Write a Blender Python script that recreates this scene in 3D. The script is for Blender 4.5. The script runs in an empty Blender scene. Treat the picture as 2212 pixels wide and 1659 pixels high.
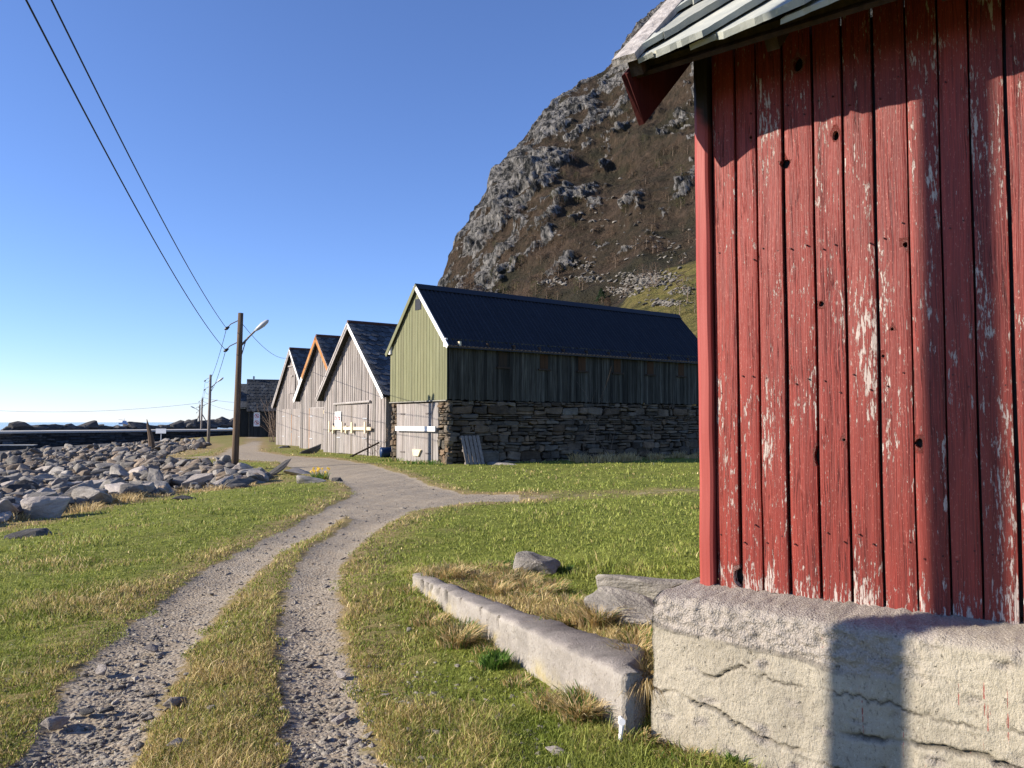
import bpy, bmesh, math, random
import numpy as np
from mathutils import Vector, Matrix, noise as mnoise
R = math.radians
random.seed(7); rng = np.random.default_rng(7)
scene = bpy.context.scene
col = scene.collection

# ------------------------------------------------------------------ camera, sky, sun, exposure
F, PITCH, EYE = 1725.0, R(2.74), 1.6            # focal length on a 2212 px wide picture
cam_d = bpy.data.cameras.new('camera'); cam = bpy.data.objects.new('camera', cam_d); col.objects.link(cam)
cam.location = (0, 0, EYE); cam.rotation_euler = (R(90) + PITCH, 0, 0)
cam_d.sensor_width = 36; cam_d.lens = 36 * F / 2212; cam_d.clip_start = 0.05; cam_d.clip_end = 60000
scene.camera = cam
SUN_EL = R(23.6); SUN_H = Vector((-0.985, -0.174)).normalized()
to_sun = Vector((SUN_H.x * math.cos(SUN_EL), SUN_H.y * math.cos(SUN_EL), math.sin(SUN_EL)))
world = bpy.data.worlds.new('World'); scene.world = world; world.use_nodes = True
wn = world.node_tree; bg = wn.nodes['Background']
sky = wn.nodes.new('ShaderNodeTexSky'); sky.sky_type = 'NISHITA'; sky.sun_disc = False
sky.sun_elevation = SUN_EL; sky.sun_rotation = math.atan2(SUN_H.x, SUN_H.y) % (2 * math.pi)
sky.altitude = 1500; sky.air_density = 1.0; sky.dust_density = 0.2; sky.ozone_density = 6.0
tintn = wn.nodes.new('ShaderNodeMix'); tintn.data_type = 'RGBA'; tintn.blend_type = 'MULTIPLY'; tintn.inputs[0].default_value = 1
tintn.inputs[7].default_value = (1.10, 0.99, 1.10, 1)
wn.links.new(sky.outputs[0], tintn.inputs[6]); wn.links.new(tintn.outputs[2], bg.inputs[0]); bg.inputs[1].default_value = 0.112
sun_d = bpy.data.lights.new('sun', 'SUN'); sun_d.energy = 5.0; sun_d.angle = R(0.5); sun_d.color = (1.0, 0.91, 0.77)
sun = bpy.data.objects.new('sun', sun_d); col.objects.link(sun)
sun.rotation_euler = to_sun.to_track_quat('Z', 'Y').to_euler()
vs = scene.view_settings; vs.view_transform = 'Standard'; vs.look = 'None'; vs.gamma = 1; vs.use_curve_mapping = False
vs.exposure = 0.84

# ------------------------------------------------------------------ small helpers
def ray(px, py):
    xc = (px - 1106) / F; yc = (829.5 - py) / F
    c, s = math.cos(PITCH), math.sin(PITCH)
    return Vector((xc, c - yc * s, s + yc * c))
def at(px, py, depth):
    d = ray(px, py); k = depth / d.y
    return Vector((d.x * k, depth, EYE + d.z * k))
def ss(a, b, x):
    t = np.clip((np.asarray(x, float) - a) / (b - a), 0, 1); return t * t * (3 - 2 * t)

def tag(o, label=None, cat=None, group=None, kind=None):
    for k, v in (('label', label), ('category', cat), ('group', group), ('kind', kind)):
        if v: o[k] = v
    return o
def empty(name, loc, rz=0):
    o = bpy.data.objects.new(name, None); col.objects.link(o); o.location = loc; o.rotation_euler = (0, 0, rz)
    o.empty_display_size = 0.2
    return o

class MB:
    def __init__(s): s.v = []; s.f = []; s.c = []
    def add(s, vs, fs, c=(1, 1, 1)):
        o = len(s.v); s.v += [tuple(p) for p in vs]; s.f += [tuple(i + o for i in f) for f in fs]; s.c += [tuple(c)] * len(vs)
    def hexa(s, p, c=(1, 1, 1)):   # 8 corners: bottom ring 0-3 counter-clockwise, top ring 4-7
        s.add(p, [(3, 2, 1, 0), (4, 5, 6, 7), (0, 1, 5, 4), (1, 2, 6, 5), (2, 3, 7, 6), (3, 0, 4, 7)], c)
    def box(s, x0, x1, y0, y1, z0, z1, c=(1, 1, 1)):
        s.hexa([(x0, y0, z0), (x1, y0, z0), (x1, y1, z0), (x0, y1, z0), (x0, y0, z1), (x1, y0, z1), (x1, y1, z1), (x0, y1, z1)], c)
    def tube(s, pts, rad, n=6, c=(1, 1, 1), cap=True):
        pts = [Vector(p) for p in pts]; rings = []
        if not isinstance(rad, (list, tuple)): rad = [rad] * len(pts)
        vs = []; fs = []
        for i, p in enumerate(pts):
            t = (pts[min(i + 1, len(pts) - 1)] - pts[max(i - 1, 0)]).normalized()
            a = t.cross(Vector((0, 0, 1)) if abs(t.z) < 0.9 else Vector((1, 0, 0))).normalized(); b = t.cross(a)
            for k in range(n):
                w = 2 * math.pi * k / n; vs.append(p + (a * math.cos(w) + b * math.sin(w)) * rad[i])
        for i in range(len(pts) - 1):
            for k in range(n):
                fs.append((i * n + k, i * n + (k + 1) % n, (i + 1) * n + (k + 1) % n, (i + 1) * n + k))
        if cap:
            fs.append(tuple(range(n))[::-1]); fs.append(tuple(range((len(pts) - 1) * n, len(pts) * n)))
        s.add(vs, fs, c)
    def build(s, name, mat, parent=None, smooth=False, fix=True):
        me = bpy.data.meshes.new(name); me.from_pydata(s.v, [], s.f)
        ca = me.color_attributes.new('Col', 'FLOAT_COLOR', 'POINT')
        arr = np.ones((len(s.v), 4), 'f'); arr[:, :3] = np.array(s.c, 'f').reshape(-1, 3); ca.data.foreach_set('color', arr.ravel())
        me.materials.append(mat)
        if fix:
            bm = bmesh.new(); bm.from_mesh(me); bmesh.ops.recalc_face_normals(bm, faces=bm.faces); bm.to_mesh(me); bm.free()
        if smooth: me.polygons.foreach_set('use_smooth', [True] * len(me.polygons))
        me.update()
        o = bpy.data.objects.new(name, me); col.objects.link(o)
        if parent: o.parent = parent
        return o

def np_mesh(name, V, faces_flat, nper, mat, C=None, smooth=False, parent=None):
    """big meshes straight from numpy; every face has nper corners"""
    me = bpy.data.meshes.new(name); nv = len(V); nf = len(faces_flat) // nper
    me.vertices.add(nv); me.vertices.foreach_set('co', np.ascontiguousarray(V, 'f').ravel())
    me.loops.add(nf * nper); me.loops.foreach_set('vertex_index', np.ascontiguousarray(faces_flat, 'i'))
    me.polygons.add(nf); me.polygons.foreach_set('loop_start', np.arange(0, nf * nper, nper, dtype='i'))
    me.update(calc_edges=True)
    if C is not None:
        ca = me.color_attributes.new('Col', 'FLOAT_COLOR', 'POINT')
        a = np.ones((nv, 4), 'f'); a[:, :C.shape[1]] = C; ca.data.foreach_set('color', a.ravel())
    if smooth: me.polygons.foreach_set('use_smooth', np.ones(nf, bool))
    me.materials.append(mat); me.validate()
    o = bpy.data.objects.new(name, me); col.objects.link(o)
    if parent: o.parent = parent
    return o

# ------------------------------------------------------------------ material helpers
class NT:
    def __init__(s, name, rough=0.8, spec=0.3):
        s.m = bpy.data.materials.new(name); s.m.use_nodes = True; s.t = s.m.node_tree
        s.b = s.t.nodes['Principled BSDF']; s.b.inputs['Roughness'].default_value = rough
        s.b.inputs['Specular IOR Level'].default_value = spec
    def n(s, typ, props=None, **ins):
        nd = s.t.nodes.new(typ)
        for k, v in (props or {}).items(): setattr(nd, k, v)
        for k, v in ins.items():
            k = int(k[1:]) if k[0] == '_' else k.replace('__', ' ')
            if hasattr(v, 'is_output'): s.t.links.new(v, nd.inputs[k])
            else: nd.inputs[k].default_value = v
        return nd
    def obj(s): return s.n('ShaderNodeTexCoord').outputs['Object']
    def attr(s, nm='Col'):
        return s.n('ShaderNodeAttribute', {'attribute_name': nm}).outputs['Color']
    def sep(s, c):
        return s.n('ShaderNodeSeparateColor', Color=c).outputs
    def map(s, v, sc=(1, 1, 1), rot=(0, 0, 0), loc=(0, 0, 0)):
        return s.n('ShaderNodeMapping', Vector=v, Scale=sc, Rotation=rot, Location=loc).outputs[0]
    def noise(s, v, sc=1.0, det=4.0, rough=0.55, dist=0.0):
        return s.n('ShaderNodeTexNoise', Vector=v, Scale=sc, Detail=det, Roughness=rough, Distortion=dist).outputs['Fac']
    def vor(s, v, sc=1.0, feat='F1'):
        return s.n('ShaderNodeTexVoronoi', {'feature': feat}, Vector=v, Scale=sc).outputs
    def ramp(s, f, stops):
        nd = s.n('ShaderNodeValToRGB', Fac=f); e = nd.color_ramp.elements
        while len(e) < len(stops): e.new(0.5)
        for el, (p, c) in zip(e, stops):
            el.position = p; el.color = tuple(c) + (1,) if isinstance(c, (tuple, list)) else (c, c, c, 1)
        return nd.outputs[0]
    def mix(s, f, a, b, mode='MIX'):
        nd = s.n('ShaderNodeMix', {'data_type': 'RGBA', 'blend_type': mode})
        for i, v in ((0, f), (6, a), (7, b)):
            if hasattr(v, 'is_output'): s.t.links.new(v, nd.inputs[i])
            else: nd.inputs[i].default_value = v if i == 0 else (tuple(v) + (1,) if len(v) == 3 else v)
        return nd.outputs[2]
    def math(s, op, a, b=0.0, c=0.0, clamp=False):
        return s.n('ShaderNodeMath', {'operation': op, 'use_clamp': clamp}, _0=a, _1=b, _2=c).outputs[0]
    def bump(s, h, st=0.5, d=0.02, nrm=None):
        nd = s.n('ShaderNodeBump', Height=h, Strength=st, Distance=d)
        if nrm is not None: s.t.links.new(nrm, nd.inputs['Normal'])
        return nd.outputs[0]
    def out(s, color=None, normal=None, rough=None):
        if color is not None:
            if hasattr(color, 'is_output'): s.t.links.new(color, s.b.inputs['Base Color'])
            else: s.b.inputs['Base Color'].default_value = tuple(color) + (1,)
        if normal is not None: s.t.links.new(normal, s.b.inputs['Normal'])
        if rough is not None: s.t.links.new(rough, s.b.inputs['Roughness'])
        return s.m

def mat_plain(name, c, rough=0.7, var=0.25, sc=8.0, spec=0.3, metal=0.0):
    t = NT(name, rough, spec); o = t.obj(); f = t.noise(o, sc, 5)
    lo = tuple(x * (1 - var) for x in c); hi = tuple(min(1, x * (1 + var)) for x in c)
    t.b.inputs['Metallic'].default_value = metal
    return t.out(t.mix(1.0, t.mix(f, lo, hi), t.attr(), 'MULTIPLY'), t.bump(f, 0.2, 0.01))

def mat_wood(name, lo, hi, stain=(0.1, 0.08, 0.06), rough=0.85, amt=0.5, bump=0.4):
    t = NT(name, rough, 0.2); o = t.obj()
    g = t.noise(t.map(o, (22, 22, 0.9)), 1.0, 6, 0.65)
    big = t.noise(t.map(o, (1.3, 1.3, 0.35)), 1.0, 4)
    c = t.mix(t.ramp(g, [(0.3, 0.0), (0.7, 1.0)]), lo, hi)
    c = t.mix(t.math('MULTIPLY', t.ramp(big, [(0.45, 0.0), (0.75, 1.0)]), amt), c, stain)
    c = t.mix(1.0, c, t.attr(), 'MULTIPLY')
    return t.out(c, t.bump(g, bump, 0.02))

def mat_red():
    t = NT('red paint', 0.55, 0.35); o = t.obj(); a = t.sep(t.attr())
    off = t.n('ShaderNodeCombineXYZ', X=t.math('MULTIPLY', a[1], 37.0), Y=0.0, Z=t.math('MULTIPLY', a[1], 91.0)).outputs[0]
    v = t.n('ShaderNodeVectorMath', {'operation': 'ADD'}, _0=o, _1=off).outputs[0]
    # plank figure: long wavy grain lines
    warp = t.noise(t.map(v, (5, 5, 1.4)), 1.0, 3)
    gx = t.n('ShaderNodeVectorMath', {'operation': 'ADD'}, _0=t.map(v, (1, 1, 0.04)), _1=t.n('ShaderNodeCombineXYZ', X=t.math('MULTIPLY', warp, 0.05), Y=0.0, Z=0.0).outputs[0]).outputs[0]
    wave = t.noise(t.map(gx, (170, 170, 60)), 1.0, 3, 0.6)
    fine = t.noise(t.map(v, (90, 90, 4)), 1.0, 5, 0.7)
    red = t.mix(t.ramp(wave, [(0.3, 0.0), (0.62, 1.0)]), (0.072, 0.0085, 0.006), (0.240, 0.028, 0.018))
    fade = t.noise(t.map(v, (9, 9, 0.7)), 1.0, 4)
    red = t.mix(t.ramp(fade, [(0.4, 0.0), (0.75, 0.55)]), red, (0.26, 0.043, 0.028))
    red = t.mix(1.0, red, t.n('ShaderNodeCombineColor', Red=a[0], Green=a[0], Blue=a[0]).outputs[0], 'MULTIPLY')
    chk = t.noise(t.map(gx, (75, 75, 34)), 1.0, 2, 0.5); chk = t.ramp(t.math('ABSOLUTE', t.math('SUBTRACT', chk, 0.5)), [(0.004, 1.0), (0.016, 0.0)])
    chk = t.math('MULTIPLY', chk, t.ramp(t.noise(t.map(v, (14, 14, 1.2)), 1.0, 2), [(0.48, 0.0), (0.60, 0.75)])); red = t.mix(chk, red, (0.05, 0.010, 0.009))
    spk = t.noise(t.map(v, (170, 170, 55)), 1.0, 3, 0.6); red = t.mix(t.ramp(spk, [(0.63, 0.0), (0.68, 0.55)]), red, (0.46, 0.20, 0.155))
    # peeling: streaky flakes inside larger weathered zones, strength per board in blue
    p1 = t.noise(t.map(v, (80, 80, 14)), 1.0, 6, 0.72)
    p2 = t.noise(t.map(v, (7, 7, 1.5)), 1.0, 4, 0.6)
    p = t.math('ADD', p1, t.math('MULTIPLY', t.math('SUBTRACT', p2, 0.5), 0.60))
    p = t.math('ADD', p, t.math('MULTIPLY', t.math('SUBTRACT', a[2], 0.5), 0.16))
    sz = t.n('ShaderNodeSeparateXYZ', Vector=o).outputs[2]; foot = t.n('ShaderNodeMapRange', Value=sz, _1=0.22, _2=0.0, _3=0.0, _4=0.11).outputs[0]; p = t.math('ADD', p, foot)
    pm = t.ramp(p, [(0.632, 0.0), (0.668, 1.0)])
    c = t.mix(pm, red, t.mix(fine, (0.25, 0.18, 0.155), (0.56, 0.475, 0.42)))
    h = t.math('ADD', t.math('MULTIPLY', wave, 0.8), t.math('MULTIPLY', fine, 0.5))
    h = t.math('SUBTRACT', h, t.math('MULTIPLY', pm, 0.25)); h = t.math('SUBTRACT', h, t.math('MULTIPLY', chk, 0.8))
    return t.out(c, t.bump(h, 0.9, 0.006))

def mat_concrete(name, lo, hi, agg=1.0):
    t = NT(name, 0.9, 0.2); o = t.obj(); a = t.sep(t.attr())   # red: tint, green: exposed aggregate, blue: yellow lichen stain
    f1 = t.noise(o, 3.0, 6, 0.6); f2 = t.noise(o, 75, 6, 0.75)
    st = t.noise(t.map(o, (9, 9, 1.0)), 1.0, 4)
    c = t.mix(t.ramp(f1, [(0.3, 0.0), (0.7, 1.0)]), lo, hi)
    c = t.mix(t.math('MULTIPLY', t.ramp(st, [(0.5, 0.0), (0.8, 0.5)]), 0.7), c, (0.22, 0.20, 0.17))
    v = t.vor(o, 105.0)
    agc = t.mix(v['Distance'], (0.46, 0.41, 0.37), (0.24, 0.205, 0.18))
    c = t.mix(t.math('MULTIPLY', a[1], 0.8), c, agc)
    c = t.mix(t.math('MULTIPLY', a[2], t.ramp(t.noise(o, 9.0, 4), [(0.4, 0.0), (0.6, 0.8)])), c, (0.42, 0.33, 0.11))
    c = t.mix(1.0, c, t.n('ShaderNodeCombineColor', Red=a[0], Green=a[0], Blue=a[0]).outputs[0], 'MULTIPLY')
    crk = t.sep(t.attr('Crk')); c = t.mix(t.math('MULTIPLY', crk[0], 0.85), c, (0.035, 0.03, 0.024))
    c = t.mix(t.math('MULTIPLY', crk[1], t.ramp(t.noise(t.map(o, (55, 55, 1.8)), 1.0, 3), [(0.70, 0.0), (0.73, 0.8)])), c, (0.30, 0.05, 0.04))
    pit = t.ramp(t.noise(o, 34, 3, 0.6), [(0.27, 1.0), (0.33, 0.0)]); c = t.mix(t.math('MULTIPLY', pit, 0.6), c, (0.08, 0.07, 0.055))
    sp = t.noise(t.map(o, (95, 95, 45)), 1.0, 4, 0.65); c = t.mix(t.ramp(sp, [(0.33, 0.6), (0.43, 0.0)]), c, (0.12, 0.10, 0.08)); c = t.mix(t.ramp(sp, [(0.60, 0.0), (0.70, 0.45)]), c, (0.62, 0.57, 0.48))
    f2 = t.math('ADD', f2, t.math('MULTIPLY', sp, 0.8)); f2 = t.math('SUBTRACT', f2, t.math('MULTIPLY', pit, 0.8))
    h = t.math('ADD', f2, t.math('MULTIPLY', t.math('MULTIPLY', v['Distance'], a[1]), -0.7))
    return t.out(c, t.bump(h, 0.9, 0.010))

def mat_rock(name, lo, hi, lichen=(0.40, 0.36, 0.25), strat=True):
    t = NT(name, 0.85, 0.25); o = t.obj()
    rnd = t.n('ShaderNodeObjectInfo').outputs['Random']
    f1 = t.noise(o, 2.2, 6, 0.62); f2 = t.noise(t.map(o, (3, 3, 16)), 1.0, 5, 0.65); f3 = t.noise(o, 26, 4, 0.7)
    c = t.mix(t.ramp(f1, [(0.28, 0.0), (0.72, 1.0)]), lo, hi)
    c = t.mix(t.ramp(f2, [(0.45, 0.0), (0.8, 0.6)]), c, tuple(x * 0.45 for x in lo))
    c = t.mix(t.ramp(f3, [(0.62, 0.0), (0.72, 0.45)]), c, lichen)
    c = t.mix(1.0, c, t.attr(), 'MULTIPLY')
    k = t.math('MULTIPLY_ADD', rnd, 0.5, 0.72)
    c = t.mix(1.0, c, t.n('ShaderNodeCombineColor', Red=k, Green=k, Blue=k).outputs[0], 'MULTIPLY')
    return t.out(c, t.bump(t.math('ADD', f2, f3), 0.6, 0.05))

def mat_ground():
    t = NT('turf and gravel', 0.95, 0.1); o = t.obj(); a = t.sep(t.attr())   # r gravel, g dry, b beach
    n1 = t.noise(o, 1.1, 6, 0.65); n2 = t.noise(o, 9, 5, 0.7); n3 = t.noise(o, 60, 4, 0.7); n4 = t.noise(o, 0.28, 3, 0.6)
    green = t.mix(t.ramp(n2, [(0.3, 0.0), (0.7, 1.0)]), (0.085, 0.105, 0.018), (0.23, 0.24, 0.048))
    straw = t.mix(n3, (0.16, 0.115, 0.05), (0.36, 0.27, 0.13))
    dm = t.math('ADD', t.math('MULTIPLY', a[1], 1.1), t.math('MULTIPLY_ADD', n1, 1.2, -0.60))
    dm = t.math('ADD', dm, t.math('MULTIPLY_ADD', n2, 0.6, -0.3))
    c = t.mix(t.ramp(dm, [(0.30, 0.0), (0.85, 1.0)]), green, straw)
    vv = t.vor(o, 42.0); gv = t.sep(vv['Color'])
    gcol = t.mix(gv[0], (0.26, 0.215, 0.16), (0.40, 0.345, 0.27))
    gcol = t.mix(t.ramp(n2, [(0.4, 0.0), (0.7, 0.7)]), gcol, (0.29, 0.22, 0.145))
    gm = t.math('ADD', a[0], t.math('ADD', t.math('MULTIPLY_ADD', n2, 1.1, -0.55), t.math('MULTIPLY_ADD', n1, 0.9, -0.45)))
    c = t.mix(t.ramp(gm, [(0.42, 0.0), (0.58, 1.0)]), c, gcol)
    bcol = t.mix(n1, (0.05, 0.05, 0.05), (0.16, 0.15, 0.14))
    c = t.mix(t.ramp(t.math('ADD', a[2], t.math('MULTIPLY_ADD', n1, 0.6, -0.3)), [(0.4, 0.0), (0.6, 1.0)]), c, bcol)
    h = t.math('ADD', t.math('MULTIPLY', vv['Distance'], t.math('MULTIPLY', a[0], -1.2)), n3)
    return t.out(c, t.bump(h, 0.5, 0.02))

def mat_mountain():
    t = NT('heath and bare rock', 0.95, 0.1); o = t.obj(); a = t.sep(t.attr())   # r rock, g grass, b dark heath with gully shade painted in
    n1 = t.noise(t.map(o, (0.02, 0.02, 0.02)), 1.0, 8, 0.65); n2 = t.noise(t.map(o, (0.26, 0.26, 0.13)), 1.0, 9, 0.80)
    n3 = t.noise(t.map(o, (0.035, 0.05, 0.10), (0, R(45), 0)), 1.0, 8, 0.75)
    heath = t.mix(t.ramp(n2, [(0.38, 0.0), (0.64, 1.0)]), (0.046, 0.032, 0.023), (0.125, 0.088, 0.062))
    heath = t.mix(t.ramp(n3, [(0.42, 0.0), (0.68, 0.8)]), heath, (0.034, 0.032, 0.018))
    heath = t.mix(t.math('MULTIPLY', a[2], 0.7), heath, (0.035, 0.036, 0.022))
    grass = t.mix(t.ramp(n2, [(0.35, 0.0), (0.65, 1.0)]), (0.13, 0.13, 0.035), (0.27, 0.21, 0.08))
    c = t.mix(t.ramp(t.math('ADD', a[1], t.math('MULTIPLY_ADD', n3, 0.8, -0.4)), [(0.4, 0.0), (0.6, 1.0)]), heath, grass)
    n4 = t.noise(t.map(o, (0.50, 0.50, 0.20), (0, R(12), 0)), 1.0, 5, 0.7); n5 = t.noise(t.map(o, (0.16, 0.16, 0.08)), 1.0, 5, 0.65)
    rk_ = t.math('ADD', n4, t.math('MULTIPLY_ADD', n5, 0.8, -0.4))
    rock = t.mix(t.ramp(rk_, [(0.40, 0.0), (0.66, 1.0)]), (0.026, 0.027, 0.027), (0.34, 0.32, 0.30))
    c = t.mix(t.math('MULTIPLY', t.ramp(n5, [(0.50, 0.0), (0.62, 1.0)]), 0.55), c, (0.030, 0.028, 0.020))
    rm = t.math('ADD', t.math('MULTIPLY_ADD', n4, 1.1, -0.55), a[0]); rm = t.math('ADD', rm, t.math('ADD', t.math('MULTIPLY_ADD', n2, 1.9, -0.98), t.math('MULTIPLY_ADD', n3, 1.5, -0.75)))
    c = t.mix(t.ramp(rm, [(0.44, 0.0), (0.56, 1.0)]), c, rock)
    return t.out(c, t.bump(t.math('ADD', n2, rk_), 1.0, 4.0))

def mat_blade():
    t = NT('grass blade', 0.6, 0.25)
    c = t.attr(); t.b.inputs['Subsurface Weight'].default_value = 0.0
    tr = t.n('ShaderNodeBsdfTranslucent', Color=c)
    t.out(c); mx = t.n('ShaderNodeMixShader', _0=0.35, _1=t.b.outputs[0], _2=tr.outputs[0])
    t.t.links.new(mx.outputs[0], t.t.nodes['Material Output'].inputs['Surface'])
    return t.m

def mat_metal_roof():
    t = NT('black corrugated steel', 0.5, 0.25); o = t.obj()
    f = t.noise(o, 1.2, 5); return t.out(t.mix(f, (0.010, 0.011, 0.015), (0.022, 0.023, 0.029)))

def mat_sea():
    t = NT('sea water', 0.12, 0.5); o = t.obj()
    h = t.noise(t.map(o, (0.25, 0.5, 1)), 1.0, 5); return t.out((0.02, 0.10, 0.19), t.bump(h, 0.5, 0.4))

M = {}
M['red'] = mat_red()
M['pink'] = mat_wood('faded red corner paint', (0.26, 0.042, 0.033), (0.36, 0.083, 0.067), (0.23, 0.035, 0.028), 0.5, 0.4, 0.15)
M['grey_wood'] = mat_wood('weathered grey boards', (0.125, 0.115, 0.11), (0.41, 0.372, 0.35), (0.20, 0.17, 0.145))
M['old_wood'] = mat_wood('old weathered plank', (0.20, 0.18, 0.17), (0.50, 0.46, 0.43), (0.16, 0.14, 0.12), bump=0.8)
M['dark_wood'] = mat_wood('blackened timber', (0.02, 0.015, 0.012), (0.07, 0.045, 0.03), (0.05, 0.035, 0.025))
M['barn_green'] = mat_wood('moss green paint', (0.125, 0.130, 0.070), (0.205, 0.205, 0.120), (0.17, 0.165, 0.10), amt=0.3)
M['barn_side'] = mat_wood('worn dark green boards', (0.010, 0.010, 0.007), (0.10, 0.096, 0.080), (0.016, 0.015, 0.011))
M['pale_wood'] = mat_wood('fresh pine', (0.62, 0.50, 0.32), (0.80, 0.70, 0.50), (0.55, 0.42, 0.25), amt=0.3, bump=0.1)
M['white_wood'] = mat_wood('whitewashed board', (0.62, 0.60, 0.55), (0.82, 0.80, 0.76), (0.5, 0.45, 0.4), amt=0.2, bump=0.1)
M['pole_wood'] = mat_wood('creosoted pole', (0.055, 0.035, 0.022), (0.19, 0.13, 0.085), (0.05, 0.035, 0.025))
M['pole_grey'] = mat_wood('greyed pole', (0.13, 0.11, 0.10), (0.30, 0.26, 0.22), (0.10, 0.08, 0.07))
M['concrete'] = mat_concrete('rough old concrete', (0.31, 0.27, 0.205), (0.47, 0.415, 0.325))
M['concrete_grey'] = mat_concrete('grey lichened concrete', (0.25, 0.222, 0.195), (0.41, 0.37, 0.325))
M['rock'] = mat_rock('grey gneiss', (0.125, 0.113, 0.10), (0.41, 0.37, 0.32))
M['rock_dark'] = mat_rock('dark schist', (0.032, 0.030, 0.029), (0.145, 0.135, 0.125))
M['rock_pale'] = mat_rock('pale granite', (0.29, 0.25, 0.22), (0.50, 0.44, 0.385))
M['rock_brown'] = mat_rock('ochre lichened rock', (0.13, 0.105, 0.075), (0.33, 0.27, 0.20), (0.34, 0.24, 0.10))
M['gravel'] = mat_rock('gravel stone', (0.22, 0.19, 0.155), (0.46, 0.41, 0.34), (0.5, 0.46, 0.38))
M['wallstone'] = mat_rock('drystone', (0.075, 0.062, 0.048), (0.20, 0.165, 0.125), (0.19, 0.175, 0.12))
M['slate'] = mat_rock('roof slate', (0.045, 0.05, 0.055), (0.12, 0.125, 0.13), (0.14, 0.15, 0.13))
def mat_slate():
    t = NT('pale lichened slate', 0.8, 0.3); o = t.obj(); f = t.noise(o, 4, 6, 0.6); g = t.noise(o, 60, 4, 0.7); k = t.noise(o, 18, 4)
    c = t.mix(t.ramp(f, [(0.3, 0.0), (0.7, 1.0)]), (0.22, 0.235, 0.225), (0.40, 0.40, 0.355)); c = t.mix(t.ramp(k, [(0.6, 0.0), (0.7, 0.6)]), c, (0.50, 0.47, 0.36))
    return t.out(t.mix(1.0, c, t.attr(), 'MULTIPLY'), t.bump(t.math('ADD', g, f), 0.35, 0.006))
M['slate_pale'] = mat_slate()
M['ground'] = mat_ground(); M['mountain'] = mat_mountain(); M['blade'] = mat_blade(); M['steel_roof'] = mat_metal_roof(); M['sea'] = mat_sea()
M['rust'] = mat_wood('rusty sheet', (0.26, 0.09, 0.03), (0.46, 0.22, 0.07), (0.42, 0.30, 0.16), amt=0.6)
M['rust_dark'] = mat_plain('dark rust', (0.10, 0.045, 0.03), 0.8)
M['iron'] = mat_plain('old iron', (0.12, 0.10, 0.09), 0.6, metal=0.4)
M['black'] = mat_plain('black rubber', (0.012, 0.012, 0.014), 0.5)
M['grey_metal'] = mat_plain('grey lamp housing', (0.42, 0.43, 0.44), 0.4, 0.1)
M['white'] = mat_plain('white sign enamel', (0.80, 0.79, 0.77), 0.5, 0.05)
M['signred'] = mat_plain('sign red', (0.62, 0.05, 0.06), 0.5, 0.05)
M['blue'] = mat_plain('blue plastic', (0.012, 0.035, 0.10), 0.4, 0.1)
M['twig'] = mat_wood('bare twig', (0.12, 0.085, 0.06), (0.30, 0.22, 0.16), (0.1, 0.08, 0.06))
M['quay'] = mat_rock('quay stone', (0.035, 0.04, 0.048), (0.13, 0.135, 0.14))
M['quaytop'] = mat_plain('pale concrete quay', (0.42, 0.40, 0.36), 0.9)
M['dark_paint'] = mat_wood('dark tarred boards', (0.010, 0.012, 0.013), (0.045, 0.05, 0.05), (0.02, 0.02, 0.02))
M['darkred'] = mat_wood('dull red paint', (0.085, 0.016, 0.014), (0.16, 0.030, 0.026), (0.03, 0.015, 0.012))
M['hull'] = mat_plain('blue grey hull', (0.45, 0.50, 0.62), 0.5, 0.05)

# ------------------------------------------------------------------ ground height
EY = [-60, 10, 15, 20.5, 24, 27, 31, 36.5, 43, 54, 73, 108, 130, 400]
EX = [-11, -9.9, -9.9, -10.1, -9.2, -8.4, -10.2, -13.2, -19.8, -22, -27.7, -45, -48, -60]
RW0 = Vector((0.56, 4.12)); RW1 = Vector((-0.98, 7.85))     # foot of the low concrete wall
def gz(x, y, bumps=True):
    x = np.asarray(x, float); y = np.asarray(y, float)
    z = -0.2 * ss(2, 35, y) - 0.2 * ss(45, 100, y)
    d = (np.interp(y, EY, EX) - x) * 0.85
    z = z - 0.55 * ss(0, 2.5, d) - 2.4 * ss(1.5, 45, d) - 0.25 * ss(-4, 0, d)
    ax = RW1 - RW0; L = ax.length; ax = ax / L; nx = Vector((ax.y, -ax.x))     # right of the wall
    t = ((x - RW0.x) * ax.x + (y - RW0.y) * ax.y) / L; q = (x - RW0.x) * nx.x + (y - RW0.y) * nx.y
    z = z + (0.23 - 0.12 * np.clip(t, 0, 1)) * ss(0.02, 0.22, q) * (1 - ss(0.97, 1.45, t)) * ss(-0.03, 0.05, t) * (1 - ss(3, 6, q))
    if bumps:
        z = z + 0.025 * np.sin(x * 1.7 + 0.6 * np.sin(y * 1.1)) * np.sin(y * 1.3 + 1) + 0.012 * np.sin(x * 5.1 + y * 2.3) * np.sin(y * 4.3 - x)
    return z
def gp(px, py):
    z = -0.15
    for _ in range(25):
        d = ray(px, py); k = (z - EYE) / d.z; z = 0.5 * z + 0.5 * float(gz(d.x * k, d.y * k, False))
    return Vector((d.x * k, d.y * k, z))
def gpt(x, y): return Vector((x, y, float(gz(x, y))))

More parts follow.
